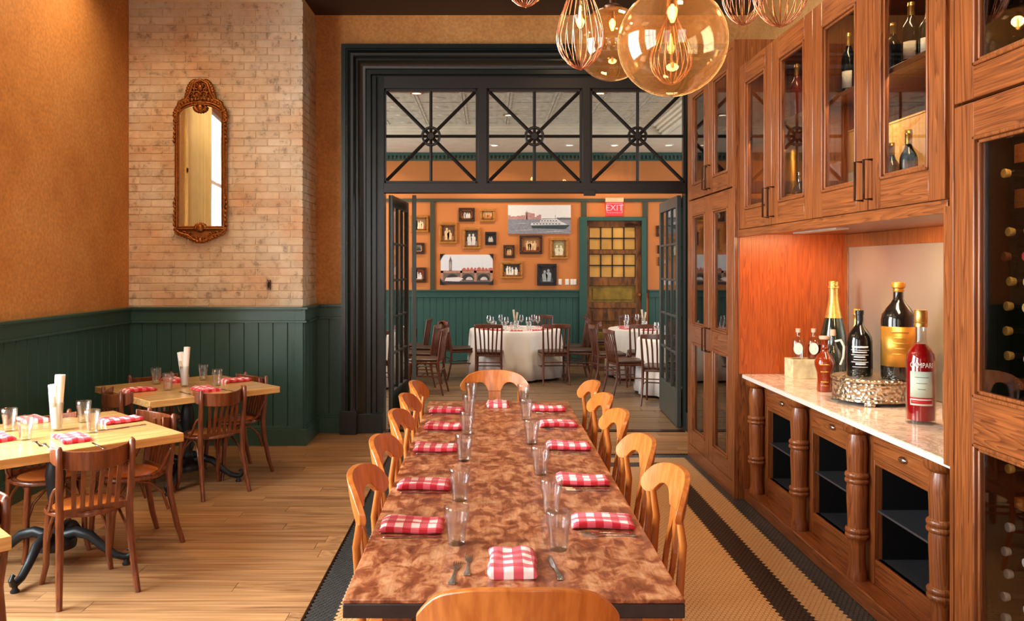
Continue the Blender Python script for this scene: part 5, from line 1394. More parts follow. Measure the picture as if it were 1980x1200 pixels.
menu_glass(357, 747, 'tall glass holding two white rolled menus on the table by the brick wall', [(-.036, 0, .275, .024), (.016, .01, .315, .025)])
# pictorial darkness: coat hook etc. none

# ================================================================== GILT MIRROR
mx, _ = on(391, 0, YB); t = thing('wall_mirror', 'tall ornate antique gold mirror hanging on the whitewashed brick wall', 'mirror', (mx, YB - .006, 0))
zb_, zt_ = 2.10, 3.16; hw = .208
out = [(-hw, zb_), (hw, zb_), (hw, zt_)] + [(hw * cos(a * pi / 12), zt_ + .115 * sin(a * pi / 12)) for a in range(1, 12)] + [(-hw, zt_)]
g = MB(); g.prism([(x * 1.0, z) for x, z in out], -.001, .001); m0 = 0
g.move(0, Matrix.Translation((0, -.034, 0)) @ Matrix.Rotation(radians(3.7), 4, 'Z')); obj('mirror_glass', g, M['mirror'], t, smooth=.3)
g = MB(); g.prism([(x * 1.08, zb_ + (z - zb_) * 1.02 - .01) for x, z in out], -.012, -.002); obj('backing', g, M['frame_dark'], t)
# moulded rail following the outline
n = len(out); loop = [Vector((x * 1.0, 0, z)) for x, z in out]
dense = []
for i in range(n):
    a, b = loop[i], loop[(i + 1) % n]; k = max(1, int((b - a).length / .03))
    for q in range(k): dense.append(a.lerp(b, q / k))
ctr = Vector((0, 0, (zb_ + zt_) / 2))
g = MB()
for off, r_, yy in ((.0, .008, -.050), (.018, .013, -.045), (.034, .009, -.032)):
    pts = [p + Vector(((off if p.x > .01 else (-off if p.x < -.01 else 0)), yy, (off if p.z > zt_ else (-off if p.z < zb_ + .001 else 0)))) for p in dense]
    g.tube(pts, r_, 7, closed=True)
obj('frame_moulding', g, M['brass'], t, smooth=1.2)
g = MB(); rr = random.Random(3)
def scroll(c, r0, a0, turns, sgn=1, w=.010, y=-.05):
    pts = []; rs = []
    for i in range(14):
        u = i / 13; a = a0 + sgn * turns * 2 * pi * u; r = r0 * (1 - .8 * u)
        pts.append((c[0] + r * cos(a), y - .008 * u, c[1] + r * sin(a))); rs.append(w * (1 - .45 * u))
    g.tube(pts, rs, 6)
def leaf(c, L, a, w=.018, y=-.048):
    m0 = g.mark(); g.ball((0, 0, 0), 1, 8); g.move(m0, Matrix.Translation((c[0], y, c[1])) @ Matrix.Rotation(-a, 4, 'Y') @ Matrix.Diagonal((L, .014, w, 1)))
# crown
for s_ in (-1, 1):
    for (cx_, cz_, r_, a0, tn, sg) in ((.04, 3.36, .045, pi, .9, -1), (.075, 3.40, .035, 0, .9, 1), (.03, 3.45, .035, -pi / 2, .8, 1), (.115, 3.33, .04, pi / 2, .9, -1), (.165, 3.29, .035, pi, .9, -1), (.20, 3.22, .032, pi / 2, .9, -1), (.225, 3.12, .028, pi / 2, .9, -1), (.05, 3.27, .03, 0, .9, 1)):
        scroll((s_ * cx_, cz_), r_, a0 if s_ > 0 else pi - a0, tn, sg * s_)
    for k in range(9):
        a = k / 8 * pi * .5; leaf((s_ * (.06 + .095 * cos(a)) * .8, 3.34 + .15 * sin(a)), .028, (a if s_ > 0 else pi - a))
    for k in range(10):
        a = k / 9 * pi * .45; leaf((s_ * (.235 * cos(a) + .008), 3.165 + .16 * sin(a)), .026, (a if s_ > 0 else pi - a) + rr.uniform(-.3, .3))
    for k in range(7): leaf((s_ * (.245 + rr.uniform(-.008, .006)), 2.92 + k * .04), .022, pi / 2 + rr.uniform(-.7, .7), .014)
    for k in range(8): leaf((s_ * (.245 + rr.uniform(-.008, .006)), 2.08 + k * .042), .022, pi / 2 + rr.uniform(-.7, .7), .014)
    for (cx_, cz_, r_, a0, sg) in ((.21, 2.05, .034, pi / 2, -1), (.15, 2.03, .032, 0, 1), (.09, 2.01, .036, pi / 2, -1), (.045, 1.98, .026, 0, 1)): scroll((s_ * cx_, cz_), r_, a0 if s_ > 0 else pi - a0, .9, sg * s_)
    for k in range(7): u = k / 6; leaf((s_ * (.2 - .17 * u), 2.035 - .075 * u), .024, (-.5 if s_ > 0 else pi + .5) + rr.uniform(-.4, .4))
    g.tube([(s_ * .24, -.045, 2.08), (s_ * .2, -.05, 2.04), (s_ * .12, -.05, 2.02), (s_ * .06, -.05, 1.975), (0, -.05, 1.955)], [.012, .014, .013, .012, .012], 7)
    g.tube([(s_ * .235, -.045, 3.17), (s_ * .2, -.05, 3.29), (s_ * .13, -.05, 3.32), (s_ * .10, -.052, 3.38), (s_ * .07, -.052, 3.47), (0, -.05, 3.51)], [.014, .018, .016, .018, .016, .014], 7)
for (x_, z_, r_, a_) in ((0, 3.24, .034, 1.0), (0, 3.43, .03, 1.2), (0, 3.50, .018, 1.0), (0, 2.085, .04, 1.0), (0, 1.97, .022, 1.2)): g.ball((x_, -.055, z_), r_, 10, 0, (1, .5, a_))
for k in range(9): a = pi * k / 8; leaf((.045 * cos(a), 2.085 + .04 * sin(a)), .02, a)
for k in range(9): a = pi * k / 8; leaf((.05 * cos(a), 3.24 - .03 * sin(a)), .024, -a)
for k in range(70):
    a = rr.uniform(0, 2 * pi); r_ = rr.random() ** .5; g.ball((.10 * r_ * cos(a), -.05, 3.39 + .11 * r_ * sin(a)), rr.uniform(.007, .014), 6)
obj('carved_ornament', g, M['brass'], t, smooth=1.3)['kind'] = 'stuff'
g = MB(); g.prism([(.11 * cos(a * pi / 12), 3.38 + .125 * sin(a * pi / 12)) for a in range(24)], -.040, -.006); g.prism([(-.09, 1.98), (0, 1.94), (.09, 1.98), (.2, 2.06), (.2, 2.11), (-.2, 2.11), (-.2, 2.06)], -.036, -.006); obj('ornament_ground', g, M['brass'], t)

# ================================================================== PENDANTS
def bulb_parts(t, z, s=1.0):
    g = MB(); g.lathe([(.0001, 0), (.007 * s, .004), (.009 * s, .02), (.007 * s, .06 * s), (.004 * s, .085 * s), (.0001, .085 * s)], 12, (0, 0, z - .05 * s)); obj('filament', g, M['bulb'], t, smooth=1.0)
    g = MB(); g.lathe([(.0001, -.065 * s), (.018 * s, -.055 * s), (.026 * s, -.03 * s), (.027 * s, 0), (.022 * s, .05 * s), (.015 * s, .08 * s)], 16, (0, 0, z)); obj('bulb_glass', g, M['bulb_glass'], t, smooth=1.2)
    g = MB(); g.lathe([(.0001, .075 * s), (.02 * s, .075 * s), (.022 * s, .13 * s), (.008, .14 * s), (.0001, .14 * s)], 14, (0, 0, z)); obj('socket', g, M['bronze'], t)
def cord(t, z0, zt=ZC):
    g = MB(); g.tube([(0, 0, z0), (0, 0, zt - .02)], .004, 6); obj('cord', g, M['frame_black'], t)
    g = MB(); g.lathe([(.0001, zt - .03), (.05, zt - .03), (.06, zt - .012), (.06, zt), (.0001, zt)], 18); obj('canopy', g, M['bronze'], t)
def whisk(label, X, Y, zb, Hh=.46, Rr=.10, n=20, power=1.6, wire='rosegold'):
    t = thing('whisk_pendant', label, 'pendant light', (X, Y, 0), R.uniform(0, 1), 'whisk-shaped copper wire pendants')
    g = MB(); pts = []
    for i in range(17):
        u = i / 16; th = u
        # teardrop radius profile from the bottom (u=0) to the handle (u=1)
        r = Rr * (sin(min(1, u / .38) * pi / 2) ** .8 if u < .38 else (.16 + .84 * (cos((u - .38) / .62 * pi) + 1) / 2))
        z = zb + Hh * (u ** 1.25 if u < .5 else (.5 ** 1.25 + (u - .5) * (1 - .5 ** 1.25) / .5))
        pts.append((max(r, .002), 0, z))
    g.tube(pts, .0021, 5)
    w0 = obj('wire', g, M[wire], t, smooth=1.3)
    for i in range(1, n):
        o = w0.copy(); COL.objects.link(o); o.parent = t; o.rotation_euler = (0, 0, 2 * pi * i / n + R.uniform(-.05, .05))
    g = MB(); g.lathe([(.0001, zb + Hh - .03), (.024, zb + Hh - .03), (.026, zb + Hh + .1), (.016, zb + Hh + .13), (.0001, zb + Hh + .13)], 16); obj('handle', g, M[wire], t)
    bulb_parts(t, zb + Hh * .47 + .02); cord(t, zb + Hh + .12)
    point('pendant_glow', (X, Y, zb + Hh * .47), power, WARM, .03)
    return t
whisk('copper whisk pendant hanging just left of the big glass globe', .39, 3.5, 2.551)
whisk('copper whisk pendant at the top edge, leftmost, only its tip in view', .155, 3.45, 2.80, power=1.2)
whisk('copper whisk pendant hanging behind the big amber globe and seen through it', .862, 3.9, 2.573, .40, .097)
whisk('copper whisk pendant at the top right behind another whisk, slightly left', 1.235, 4.0, 2.885, power=1.2)
whisk('copper whisk pendant at the top right in front of its neighbour, nearest the wall cabinets', 1.13, 3.2, 2.645, .44, .102, power=1.2)
def globe(label, X, Y, zc, r=.205, power=2.5):
    t = thing('globe_pendant', label, 'pendant light', (X, Y, 0), 0, 'amber glass globe pendants')
    g = MB(); k = 24; a0 = .22
    g.lathe([(max(1e-4, sin(a0 + (pi - a0) * i / k)) * r, zc + cos(a0 + (pi - a0) * i / k) * r * .985) for i in range(k + 1)][::-1], 48)
    g.lathe([(max(1e-4, sin(a0 + (pi - a0) * i / k)) * (r - .005), zc + cos(a0 + (pi - a0) * i / k) * (r - .005) * .985) for i in range(k + 1)], 48); ob = obj('glass_globe', g, M['globe'], t, smooth=3.2)
    g = MB(); g.lathe([(.0001, zc + r * .90), (.05, zc + r * .90), (.055, zc + r * 1.0), (.03, zc + r * 1.08), (.0001, zc + r * 1.1)], 20); obj('cap', g, M['bronze'], t)
    g = MB(); g.tube([(0, 0, zc + r * .9), (0, 0, zc + .24 if False else zc + r * .5)], .006, 8); obj('stem', g, M['bronze'], t)
    bulb_parts(t, zc + r * .62 - .14 * .0, .9); cord(t, zc + r)
    point('pendant_glow', (X, Y, zc + r * .62), power, WARM, .03)
globe('big clear amber glass globe pendant hanging in front of the doorway, nearest the viewer', .69, 3.10, 2.560)
globe('smaller-looking amber glass globe pendant behind the left whisk', .69, 4.60, 2.955)

# ================================================================== BACK ROOM CONTENTS
def make_slat_chair():
    t = thing('slat_back_chair', 'chair', 'chair', (0, 0, 0), 0, 'slat-back chairs in the back room'); mat = M['slatchair']; CZ = .88
    g = MB(); cols = [(-.205 + .41 * i / 10, CZ + .012 * cos((i - 5) / 5 * pi / 2), CZ - .05) for i in range(11)]
    g.strip(cols, .024, lambda x: -.292 + .9 * x * x, tilt=0); obj('crest_rail', g, mat, t, .006, smooth=1.0)
    for s_ in (-1, 1):
        g = MB(); g.tube([(s_ * .196, -.258, CZ - .02), (s_ * .188, -.225, .65), (s_ * .182, -.2, .46), (s_ * .185, -.21, .25), (s_ * .195, -.27, 0)], [.013, .015, .018, .016, .013], 7); obj('rear_leg', g, mat, t, smooth=1.2)
        g = MB(); g.tube([(s_ * .19, .18, .43), (s_ * .195, .195, .2), (s_ * .2, .21, 0)], [.018, .015, .012], 7); obj('leg', g, mat, t, smooth=1.2)
    for i in range(5):
        x = -.125 + i * .0625
        g = MB(); b = len(g.v)
        for z, k, yy in ((.45, .85, -.20), (.56, .9, -.224), (.70, .97, -.232), (.85, 1.08, -.284 + .9 * (x * 1.08) ** 2)):
            for dx, dy in ((-.011, -.005), (.011, -.005), (.011, .005), (-.011, .005)): g.v.append((x * k + dx, yy + dy, z))
        for q in range(3):
            for a in range(4): c_ = (a + 1) % 4; g.face((b + q * 4 + a, b + q * 4 + c_, b + q * 4 + 4 + c_, b + q * 4 + 4 + a))
        obj('slat', g, mat, t, smooth=1.0)
    g = MB(); g.prism([(-.19, -.2), (.19, -.2), (.215, .16), (.18, .215), (-.18, .215), (-.215, .16)], .415, .445, 'xy'); obj('seat_frame', g, mat, t, .006)
    g = MB(); g.prism([(-.185, -.195), (.185, -.195), (.21, .155), (.175, .21), (-.175, .21), (-.21, .155)], .446, .485, 'xy'); obj('seat_pad', g, M['leather'], t, .016)
    g = MB()
    for s_ in (-1, 1): g.tube([(s_ * .195, .195, .25), (s_ * .187, -.215, .25)], .008, 6)
    g.tube([(-.19, .05, .25), (.19, .05, .25)], .008, 6); g.tube([(-.187, -.225, .33), (.187, -.225, .33)], .008, 6); obj('stretcher', g, mat, t)
    return t
sc_ = Proto(make_slat_chair())
GB = 'slat-back chairs in the back room'
for (x, y, a, lb) in (
    (.02, 12.20, -4, 'mahogany slat-back chair before the centre round table, left of the two with backs to us'),
    (.96, 12.22, 6, 'mahogany slat-back chair before the centre round table, right of the two with backs to us'),
    (-.42, 12.74, -72, 'slat-back chair at the left side of the centre round table, seat facing right'),
    (-.96, 12.8, 78, 'slat-back chair with honey-lit crest between the left table and the centre table'),
    (1.32, 13.1, 75, 'slat-back chair right of the centre round table, farther one with pale lit back'),
    (1.40, 12.45, 82, 'slat-back chair right of the centre round table, nearer dark one'),
    (.88, 13.95, 172, 'slat-back chair behind the centre round table, crest above the cloth'),
    (-.84, 11.25, 82, 'near dark slat-back chair just right of the folded left doors'),
    (-.98, 12.0, 80, 'slat-back chair directly behind the near dark one by the folded left doors'),
    (-1.20, 13.25, 84, 'slat-back chair farthest at the left, by the green wainscot'),
    (1.92, 14.0, -100, 'slat-back chair standing before the old far door, turned away from it'),
    (1.85, 11.05, -78, 'slat-back chair left of the near right table, seat facing right'),
    (1.75, 11.95, -85, 'slat-back chair left of the far right table behind another chair'),
    (2.26, 12.15, -6, 'slat-back chair with its back to us between the two right tables'),
    (2.16, 10.40, -20, 'slat-back chair nearest the right glazed door, back to us'),
    (2.45, 14.0, 180, 'slat-back chair behind the far right round table, crest near the far door'),
    (3.15, 10.35, 10, 'slat-back chair seen through the right glazed door'),
    (-1.55, 11.0, 20, 'slat-back chair seen through the left glazed door')):
    sc_.put((x, y, 0), radians(a), lb, GB)

def round_table(x, y, r, lb, seed):
    t = thing('round_table', 'round table hidden under ' + lb, 'table', (x, y, 0), 0, 'round tables in the back room')
    g = MB(); g.lathe([(.0001, .72), (r - .01, .72), (r - .01, .745), (.0001, .745)], 36); obj('tabletop', g, M['slatchair'], t)
    g = MB(); g.lathe([(.0001, 0), (.28, 0), (.28, .03), (.06, .07), (.05, .72), (.0001, .72)], 16); obj('pedestal', g, M['iron'], t)
    g = MB(); n = 96; rs = random.Random(seed); ph = rs.uniform(0, 6)
    rings = [(.0, .7475, 0), (r * .6, .7475, 0), (r - .02, .7475, 0), (r, .745, 0), (r + .008, .73, .1), (r + .012, .65, .4), (r + .02, .45, .8), (r + .03, .25, 1.0), (r + .04, .035, 1.15)]
    for (rr_, z, amp) in rings:
        for j in range(n):
            a = 2 * pi * j / n; f = (.030 * sin(9 * a + ph) + .018 * sin(14 * a + ph * 2) + .012 * sin(23 * a)) * amp
            g.v.append(((rr_ + f) * cos(a), (rr_ + f) * sin(a), z))
    for i in range(len(rings) - 1):
        for j in range(n): j2 = (j + 1) % n; g.face((i * n + j, i * n + j2, (i + 1) * n + j2, (i + 1) * n + j))
    o = obj('tablecloth', g, M['linen'], None, smooth=1.3, fix=False); o.location = (x, y, 0); so = o.modifiers.new('thick', 'SOLIDIFY'); so.thickness = .003
    tag(o, lb[0].upper() + lb[1:] if False else lb, 'tablecloth', 'floor-length white tablecloths')
RT = [(.42, 12.95, .70), (2.60, 13.0, .70), (2.78, 11.2, .74), (-2.05, 12.0, .72)]
round_table(*RT[0], 'long white cloth of the centre round table in the back room', 1)
round_table(*RT[1], 'white cloth of the far right round table, near the old door', 2)
round_table(*RT[2], 'white cloth of the near right round table, behind the glazed door', 3)
round_table(*RT[3], 'white cloth of the left round table, behind the left glazed door', 4)
def make_wineglass():
    g = MB(); g.lathe([(.0001, 0), (.034, 0), (.034, .002), (.006, .006), (.0035, .012), (.0035, .085), (.010, .092), (.034, .115), (.041, .145), (.038, .175), (.032, .205), (.0305, .205), (.0365, .175), (.0395, .145), (.033, .117), (.008, .095), (.0001, .094)], 18)
    return obj('wine_glass', g, M['tumbler'], None, smooth=1.0)
wg0 = make_wineglass(); wgu = [0]
def wineglass(x, y, lb):
    o = wg0 if not wgu[0] else wg0.copy()
    if wgu[0]: COL.objects.link(o)
    wgu[0] = 1; o.location = (x, y, .749); tag(o, lb, 'wine glass', 'wine glasses in the back room')
ZT = .749
tn = ['centre round table', 'far right round table', 'near right round table', 'left round table']
def around(ti, deg, rad_): a = radians(deg); return RT[ti][0] + rad_ * cos(a), RT[ti][1] + rad_ * sin(a)
wgs = [(0, 945, 'leftmost'), (0, 951, 'second from the left'), (0, 968, 'third from the left'), (0, 979, 'left of the carafe'), (0, 1008, 'right of the carafe'), (0, 1021, 'third from the right'), (0, 1031, 'second from the right'), (0, 1040, 'rightmost')]
for i, (ti, px, lb) in enumerate(wgs):
    Y = (12.95, 12.6, 13.2, 12.55, 13.1, 12.55, 13.15, 12.85)[i]; wineglass((px - 944) / F * Y, Y, 'stemmed wine glass on the %s, %s' % (tn[ti], lb))
for i, (ti, dg, rr_, lb) in enumerate(((1, 150, .45, 'left rim'), (1, 180, .42, 'left front'), (1, 120, .4, 'back'), (2, 160, .5, 'left rim'), (2, 200, .5, 'front left'), (2, 120, .45, 'back left'), (3, 20, .5, 'right rim'), (3, -30, .5, 'front right'), (3, 60, .5, 'back right'))):
    x, y = around(ti, dg, rr_); wineglass(x, y, 'stemmed wine glass on the %s, %s' % (tn[ti], lb))
for ti in range(4):
    for k, dg in enumerate((200, 235, 270, 305, 340, 150, 90, 30) if ti == 0 else (150, 200, 250, 300, 60)):
        x, y = around(ti, dg, .50)
        napkin(k % 3, (x, y, ZT), radians(dg + 90), 'red gingham napkin on the %s, %s' % (tn[ti], {200: 'left rim', 235: 'front left', 270: 'front middle', 305: 'front right', 340: 'right rim', 150: 'back left', 90: 'back middle', 30: 'back right', 250: 'front', 300: 'right front', 60: 'back right'}[dg]), 'gingham napkins in the back room', (.85, .85, .7))
for ti, offs in ((0, ((-.33, -.25, 'left'), (-.05, -.42, 'front middle'), (-.18, -.35, 'front left'), (.02, -.1, 'middle'), (.2, -.35, 'front right'))), (1, ((-.45, -.1, 'left'), (-.2, -.3, 'front'))), (2, ((-.4, -.2, 'left'), (-.2, -.45, 'front'))), (3, ((.3, -.3, 'right front'), (.45, .1, 'right')))):
    for dx, dy, lb in offs: gl.put((RT[ti][0] + dx, RT[ti][1] + dy, ZT), 0, 'small water tumbler on the %s, %s' % (tn[ti], lb), 'water tumblers in the back room')
for ti, (dx, dy) in ((0, (.03, .1)), (1, (-.12, .1)), (2, (-.1, .15))):
    t = thing('candle_holder', 'tall glass with pale rolled menus standing on the ' + tn[ti], 'glass', (RT[ti][0] + dx - .02, RT[ti][1] + dy, ZT), 0, 'tall menu glasses in the back room')
    g = MB(); g.lathe([(.0001, 0), (.03, 0), (.031, .01), (.038, .16), (.036, .16), (.029, .014), (.0001, .012)], 18); obj('tall_glass', g, M['tumbler'], t)
    for q, zz in ((-1, .29), (1, .25)):
        g = MB(); g.tube([(0, 0, .015), (q * .03, 0, zz)], [.012, .016], 10); obj('rolled_menu', g, M['mat_cream'], t)
    t.name = 'menu_glass'

# ---- framed pictures on the far wall
def to5(x, y): return on(720 + x / 3.158, 360 + y / 3.158, YF)
def picture(box, fm, label, fw=.05, content='people', matc=None, tone=(206, 180, 140), dark=(70, 50, 36), group='framed photographs on the orange wall', seed=0, plain_canvas=False):
    (x0, z1), (x1, z0) = to5(box[0], box[1]), to5(box[2], box[3])
    w_, h_ = x1 - x0, z1 - z0
    t = thing('framed_picture', label, 'picture', ((x0 + x1) / 2, YF - .001, (z0 + z1) / 2), 0, group)
    rs = random.Random(seed)
    a, b = w_ / 2, h_ / 2
    if fm:
        g = MB(); f = min(fw, w_ * .22, h_ * .22)
        g.box(-a, a, -.035, 0, b - f, b); g.box(-a, a, -.035, 0, -b, -b + f); g.box(-a, -a + f, -.035, 0, -b + f, b - f); g.box(a - f, a, -.035, 0, -b + f, b - f)
        g.box(-a - .0, a, -.012, 0, -b, b); obj('frame', g, M[fm], t, .008)
        g = MB(); q = f * .8
        for (p, r_, s_, u) in ((-a + q, a - q, b - f - .006, b - q), (-a + q, a - q, -b + q, -b + f + .006), (-a + q, -a + f + .006, -b + q, b - q), (a - f - .006, a - q, -b + q, b - q)): g.box(p, r_, -.038, -.012, s_, u)
        obj('frame_lip', g, M['brass'] if fm != 'frame_black' else M['frame_black'], t)
        a -= f; b -= f
        y0 = -.016
    else:
        g = MB(); g.box(-a, a, -.03, 0, -b, b); obj('canvas', g, M['label_white'], t, .002); y0 = -.0305
    if matc:
        g = MB(); g.box(-a, a, y0 - .002, y0, -b, b); obj('mat_board', g, M[matc], t); a *= .72; b *= .75; y0 -= .002
    return t, a, b, y0, rs
def flat(t, name, shapes, y, mat):
    """flat print shapes (polygons in x,z) a hair in front of the picture's ground"""
    g = MB()
    for poly in shapes: g.prism(poly, y - .0008, y, 'xz')
    return obj(name, g, mat, t)
tones = {}
def tone(c):
    if c not in tones: tones[c] = plain('print_tone_%d_%d_%d' % c, c, .6, var=.03 if min(c) > 195 else .2, scale=26)
    return tones[c]
def rect(x0, x1, z0, z1): return [(x0, z0), (x1, z0), (x1, z1), (x0, z1)]
def ell(cx_, cz_, rx, rz, n=12): return [(cx_ + rx * cos(2 * pi * i / n), cz_ + rz * sin(2 * pi * i / n)) for i in range(n)]
def people(p, bg, fig, low):
    t, a, b, y, rs = p
    flat(t, 'print', [rect(-a, a, -b, b)], y, tone(bg)); flat(t, 'print_foreground', [rect(-a, a, -b, -b * .35)], y - .0008, tone(low))
    n = 2 if a < b else 4; sh = []
    for i in range(n):
        cx_ = -a * .6 + 1.2 * a * (i + .5) / n + rs.uniform(-.1, .1) * a; hb = b * rs.uniform(.1, .4); ww = a * 1.35 / n
        hr = min(ww * .27, b * .2); sh.append(ell(cx_, hb + hr * .9, hr, hr * 1.25)); sh.append([(cx_ - ww * .42, -b * .85), (cx_ + ww * .42, -b * .85), (cx_ + ww * .55, -b * .4), (cx_ + ww * .6, hb - hr * 1.6), (cx_ + ww * .42, hb - hr * .6), (cx_ + hr * .5, hb), (cx_ - hr * .5, hb), (cx_ - ww * .42, hb - hr * .6), (cx_ - ww * .6, hb - hr * 1.6), (cx_ - ww * .5, -b * .3)])
    flat(t, 'print_figures', sh, y - .0018, tone(fig))
SEP, SEPD, SEPM = (214, 178, 128), (96, 60, 36), (150, 108, 70)
GRY, GRYD, GRYM = (206, 200, 192), (54, 50, 46), (130, 124, 116)
PB = [((527, 132, 625, 215), 'frame_dark', 'small dark-framed photograph at the top left of the centre wall panel', SEPD, GRY, SEPM, None),
      ((657, 138, 749, 217), 'frame_gold', 'small sepia photograph in a slim frame, top row beside the dark-framed one', SEP, (190, 120, 60), SEPM, None),
      ((408, 222, 518, 350), 'frame_gold', 'upright sepia portrait in a broad gold frame, leftmost of the centre panel', SEPD, SEP, SEPM, None),
      ((552, 252, 660, 383), 'frame_gold', 'gold-framed black-and-white portrait of a standing figure, centre panel', GRYD, GRY, GRYM, None),
      ((688, 278, 757, 358), 'frame_black', 'tiny black-framed photograph right of the gold-framed standing figure', GRYD, GRY, GRYM, None),
      ((800, 358, 868, 437), 'frame_dark', 'tiny dark-framed photograph under the large harbour picture', GRYD, SEP, SEPM, None),
      ((898, 300, 1037, 413), 'frame_dark', 'brown-framed sepia group photograph directly below the harbour picture', SEPM, SEP, (120, 44, 24), None),
      ((1085, 315, 1193, 445), 'frame_gold', 'upright gold-framed photograph nearest the door, below the harbour picture', (150, 140, 100), (214, 206, 170), SEPM, None),
      ((783, 457, 917, 563), 'frame_gold', 'bronze-gold framed photograph of a bright figure right of the bridge picture', GRYD, (232, 226, 210), SEPM, None),
      ((1005, 473, 1125, 605), 'frame_black', 'black-framed dark portrait nearest the light switches', (40, 36, 34), (150, 160, 164), (64, 70, 76), None),
      ((232, 178, 343, 282), 'frame_gold', 'gold-framed reddish photograph behind the folded left door, topmost', SEPM, (238, 208, 160), (190, 80, 40), None),
      ((250, 345, 318, 413), 'frame_dark', 'small dark frame with white mat behind the folded left door', GRYM, GRYD, GRYD, 'label_white'),
      ((240, 495, 328, 587), 'frame_dark', 'brown-framed photograph behind the folded left door, lowest', (120, 50, 34), (226, 214, 200), GRYM, None),
      ((1733, 240, 1800, 307), 'frame_dark', 'dark-framed photograph right of the old door, topmost', SEPM, GRY, GRYM, None),
      ((1740, 360, 1830, 410), 'frame_black', 'black-framed small landscape photograph right of the old door, middle', GRY, GRYD, GRYM, None),
      ((1745, 430, 1830, 485), 'frame_dark', 'dark-framed small photograph right of the old door, lowest', SEPM, GRY, SEPD, None),
      ((1875, 225, 1990, 300), 'frame_gold', 'gold-framed photograph at far right of the orange wall, behind the oak cabinet', SEPM, GRY, SEPD, None)]
for i, (bx_, fm, lb, bg, fig, low, mt_) in enumerate(PB):
    people(picture(bx_, fm, lb, seed=i, matc=mt_), bg, fig, low)
# harbour view
t, a, b, y, rs = picture((828, 115, 1211, 290), None, 'large frameless harbour photograph with a ferry and city skyline')
flat(t, 'sky_print', [rect(-a, a, b * .05, b)], y, tone((214, 214, 212))); flat(t, 'water_print', [rect(-a, a, -b, b * .05)], y, tone((124, 128, 138)))
sky = []; x = -a
while x < a * .05: 
    w_ = rs.uniform(.02, .05); hgt = rs.uniform(.06, .18) * (1.6 if abs(x + a * .35) < .1 else 1); sky.append(rect(x, x + w_, b * .0, b * (.05 + hgt * 1.6))); x += w_
sky.append([(-a * .42, 0), (-a * .38, 0), (-a * .395, b * .62), (-a * .405, b * .62)])
flat(t, 'skyline_print', sky, y - .001, tone((172, 128, 124)))
flat(t, 'far_shore_print', [rect(a * .1, a, -b * .02, b * .06), rect(a * .55, a, b * .05, b * .12)], y - .001, tone((96, 96, 96)))
flat(t, 'ferry_hull_print', [[(-a * .28, -b * .42), (-a * .22, -b * .62), (a * .82, -b * .68), (a * .97, -b * .40)]], y - .002, tone((46, 60, 62)))
flat(t, 'ferry_deck_print', [[(-a * .28, -b * .42), (a * .9, -b * .38), (a * .72, -b * .18), (-a * .26, -b * .25)], [(0, -b * .2), (a * .7, -b * .16), (a * .55, b * .04), (a * .05, b * .0)], [(a * .62, b * .14), (a * .85, b * .22), (a * .86, b * .17), (a * .62, b * .1)]], y - .003, tone((198, 200, 202)))
flat(t, 'ferry_windows_print', [rect(-a * .2 + i * a * .1, -a * .2 + i * a * .1 + a * .06, -b * .34, -b * .28) for i in range(9)] + [rect(a * .06 + i * a * .09, a * .06 + i * a * .09 + a * .05, -b * .13, -b * .07) for i in range(6)] + [rect(a * .5, a * .51, b * 0, b * .3)], y - .004, tone((60, 66, 74)))
flat(t, 'wake_print', [[(-a + .05, -b * .8), (-a * .2, -b * .74), (-a * .3, -b * .72)], [(-a * .1, -b * .9), (a * .8, -b * .82), (a * .6, -b * .80)], [(-a * .9, -b * .3), (-a * .4, -b * .28), (-a * .5, -b * .26)]], y - .001, tone((190, 192, 198)))
# bridge view
t, a, b, y, rs = picture((418, 417, 735, 597), None, 'large frameless river photograph with clock tower and arched bridge, dark corners')
flat(t, 'sky_print', [rect(-a, a, -b * .1, b)], y, tone((208, 212, 216))); flat(t, 'water_print', [rect(-a, a, -b, -b * .1)], y, tone((104, 92, 84)))
flat(t, 'bridge_print', [rect(-a, a, -b * .24, -b * .08), rect(-a * .25, -a * .17, -b * .8, -b * .1), rect(a * .28, a * .38, -b * .8, -b * .1), rect(a * .90, a, -b * .8, -b * .1), rect(-a, -a * .9, -b * .7, -b * .1)], y - .001, tone((168, 124, 98)))
flat(t, 'arch_print', [[(c_ - a * .24, -b * .72)] + [(c_ + a * .24 * cos(pi - pi * k / 8), -b * .72 + b * .42 * sin(pi * k / 8)) for k in range(9)] + [(c_ + a * .24, -b * .72)] for c_ in (-a * .55, a * .04, a * .64)], y - .002, tone((52, 46, 44)))
for c_ in (a * .1, a * .66): flat(t, 'arch_light_print', [[(c_ - a * .14, -b * .72)] + [(c_ + a * .14 * cos(pi - pi * k / 8), -b * .72 + b * .22 * sin(pi * k / 8)) for k in range(9)] + [(c_ + a * .14, -b * .72)]], y - .003, tone((188, 184, 180)))
flat(t, 'tower_print', [rect(-a * .68, -a * .57, -b * .1, b * .55), [(-a * .69, b * .55), (-a * .56, b * .55), (-a * .6, b * .74), (-a * .625, b * .9), (-a * .65, b * .74)]], y - .001, tone((110, 96, 88)))
flat(t, 'tower_light_print', [rect(-a * .655, -a * .635, -b * .05, b * .5), rect(-a * .615, -a * .595, -b * .05, b * .5), ell(-a * .625, b * .48, a * .03, b * .05)], y - .002, tone((190, 180, 170)))
roofs = []; x = -a * .2
while x < a * .95: w_ = rs.uniform(.04, .09); roofs.append([(x, -b * .1), (x + w_, -b * .1), (x + w_ * .9, b * rs.uniform(.0, .1)), (x + w_ * .5, b * rs.uniform(.06, .18)), (x + w_ * .1, b * rs.uniform(.0, .08))]); x += w_
flat(t, 'parliament_print', roofs, y - .001, tone((178, 96, 84)))
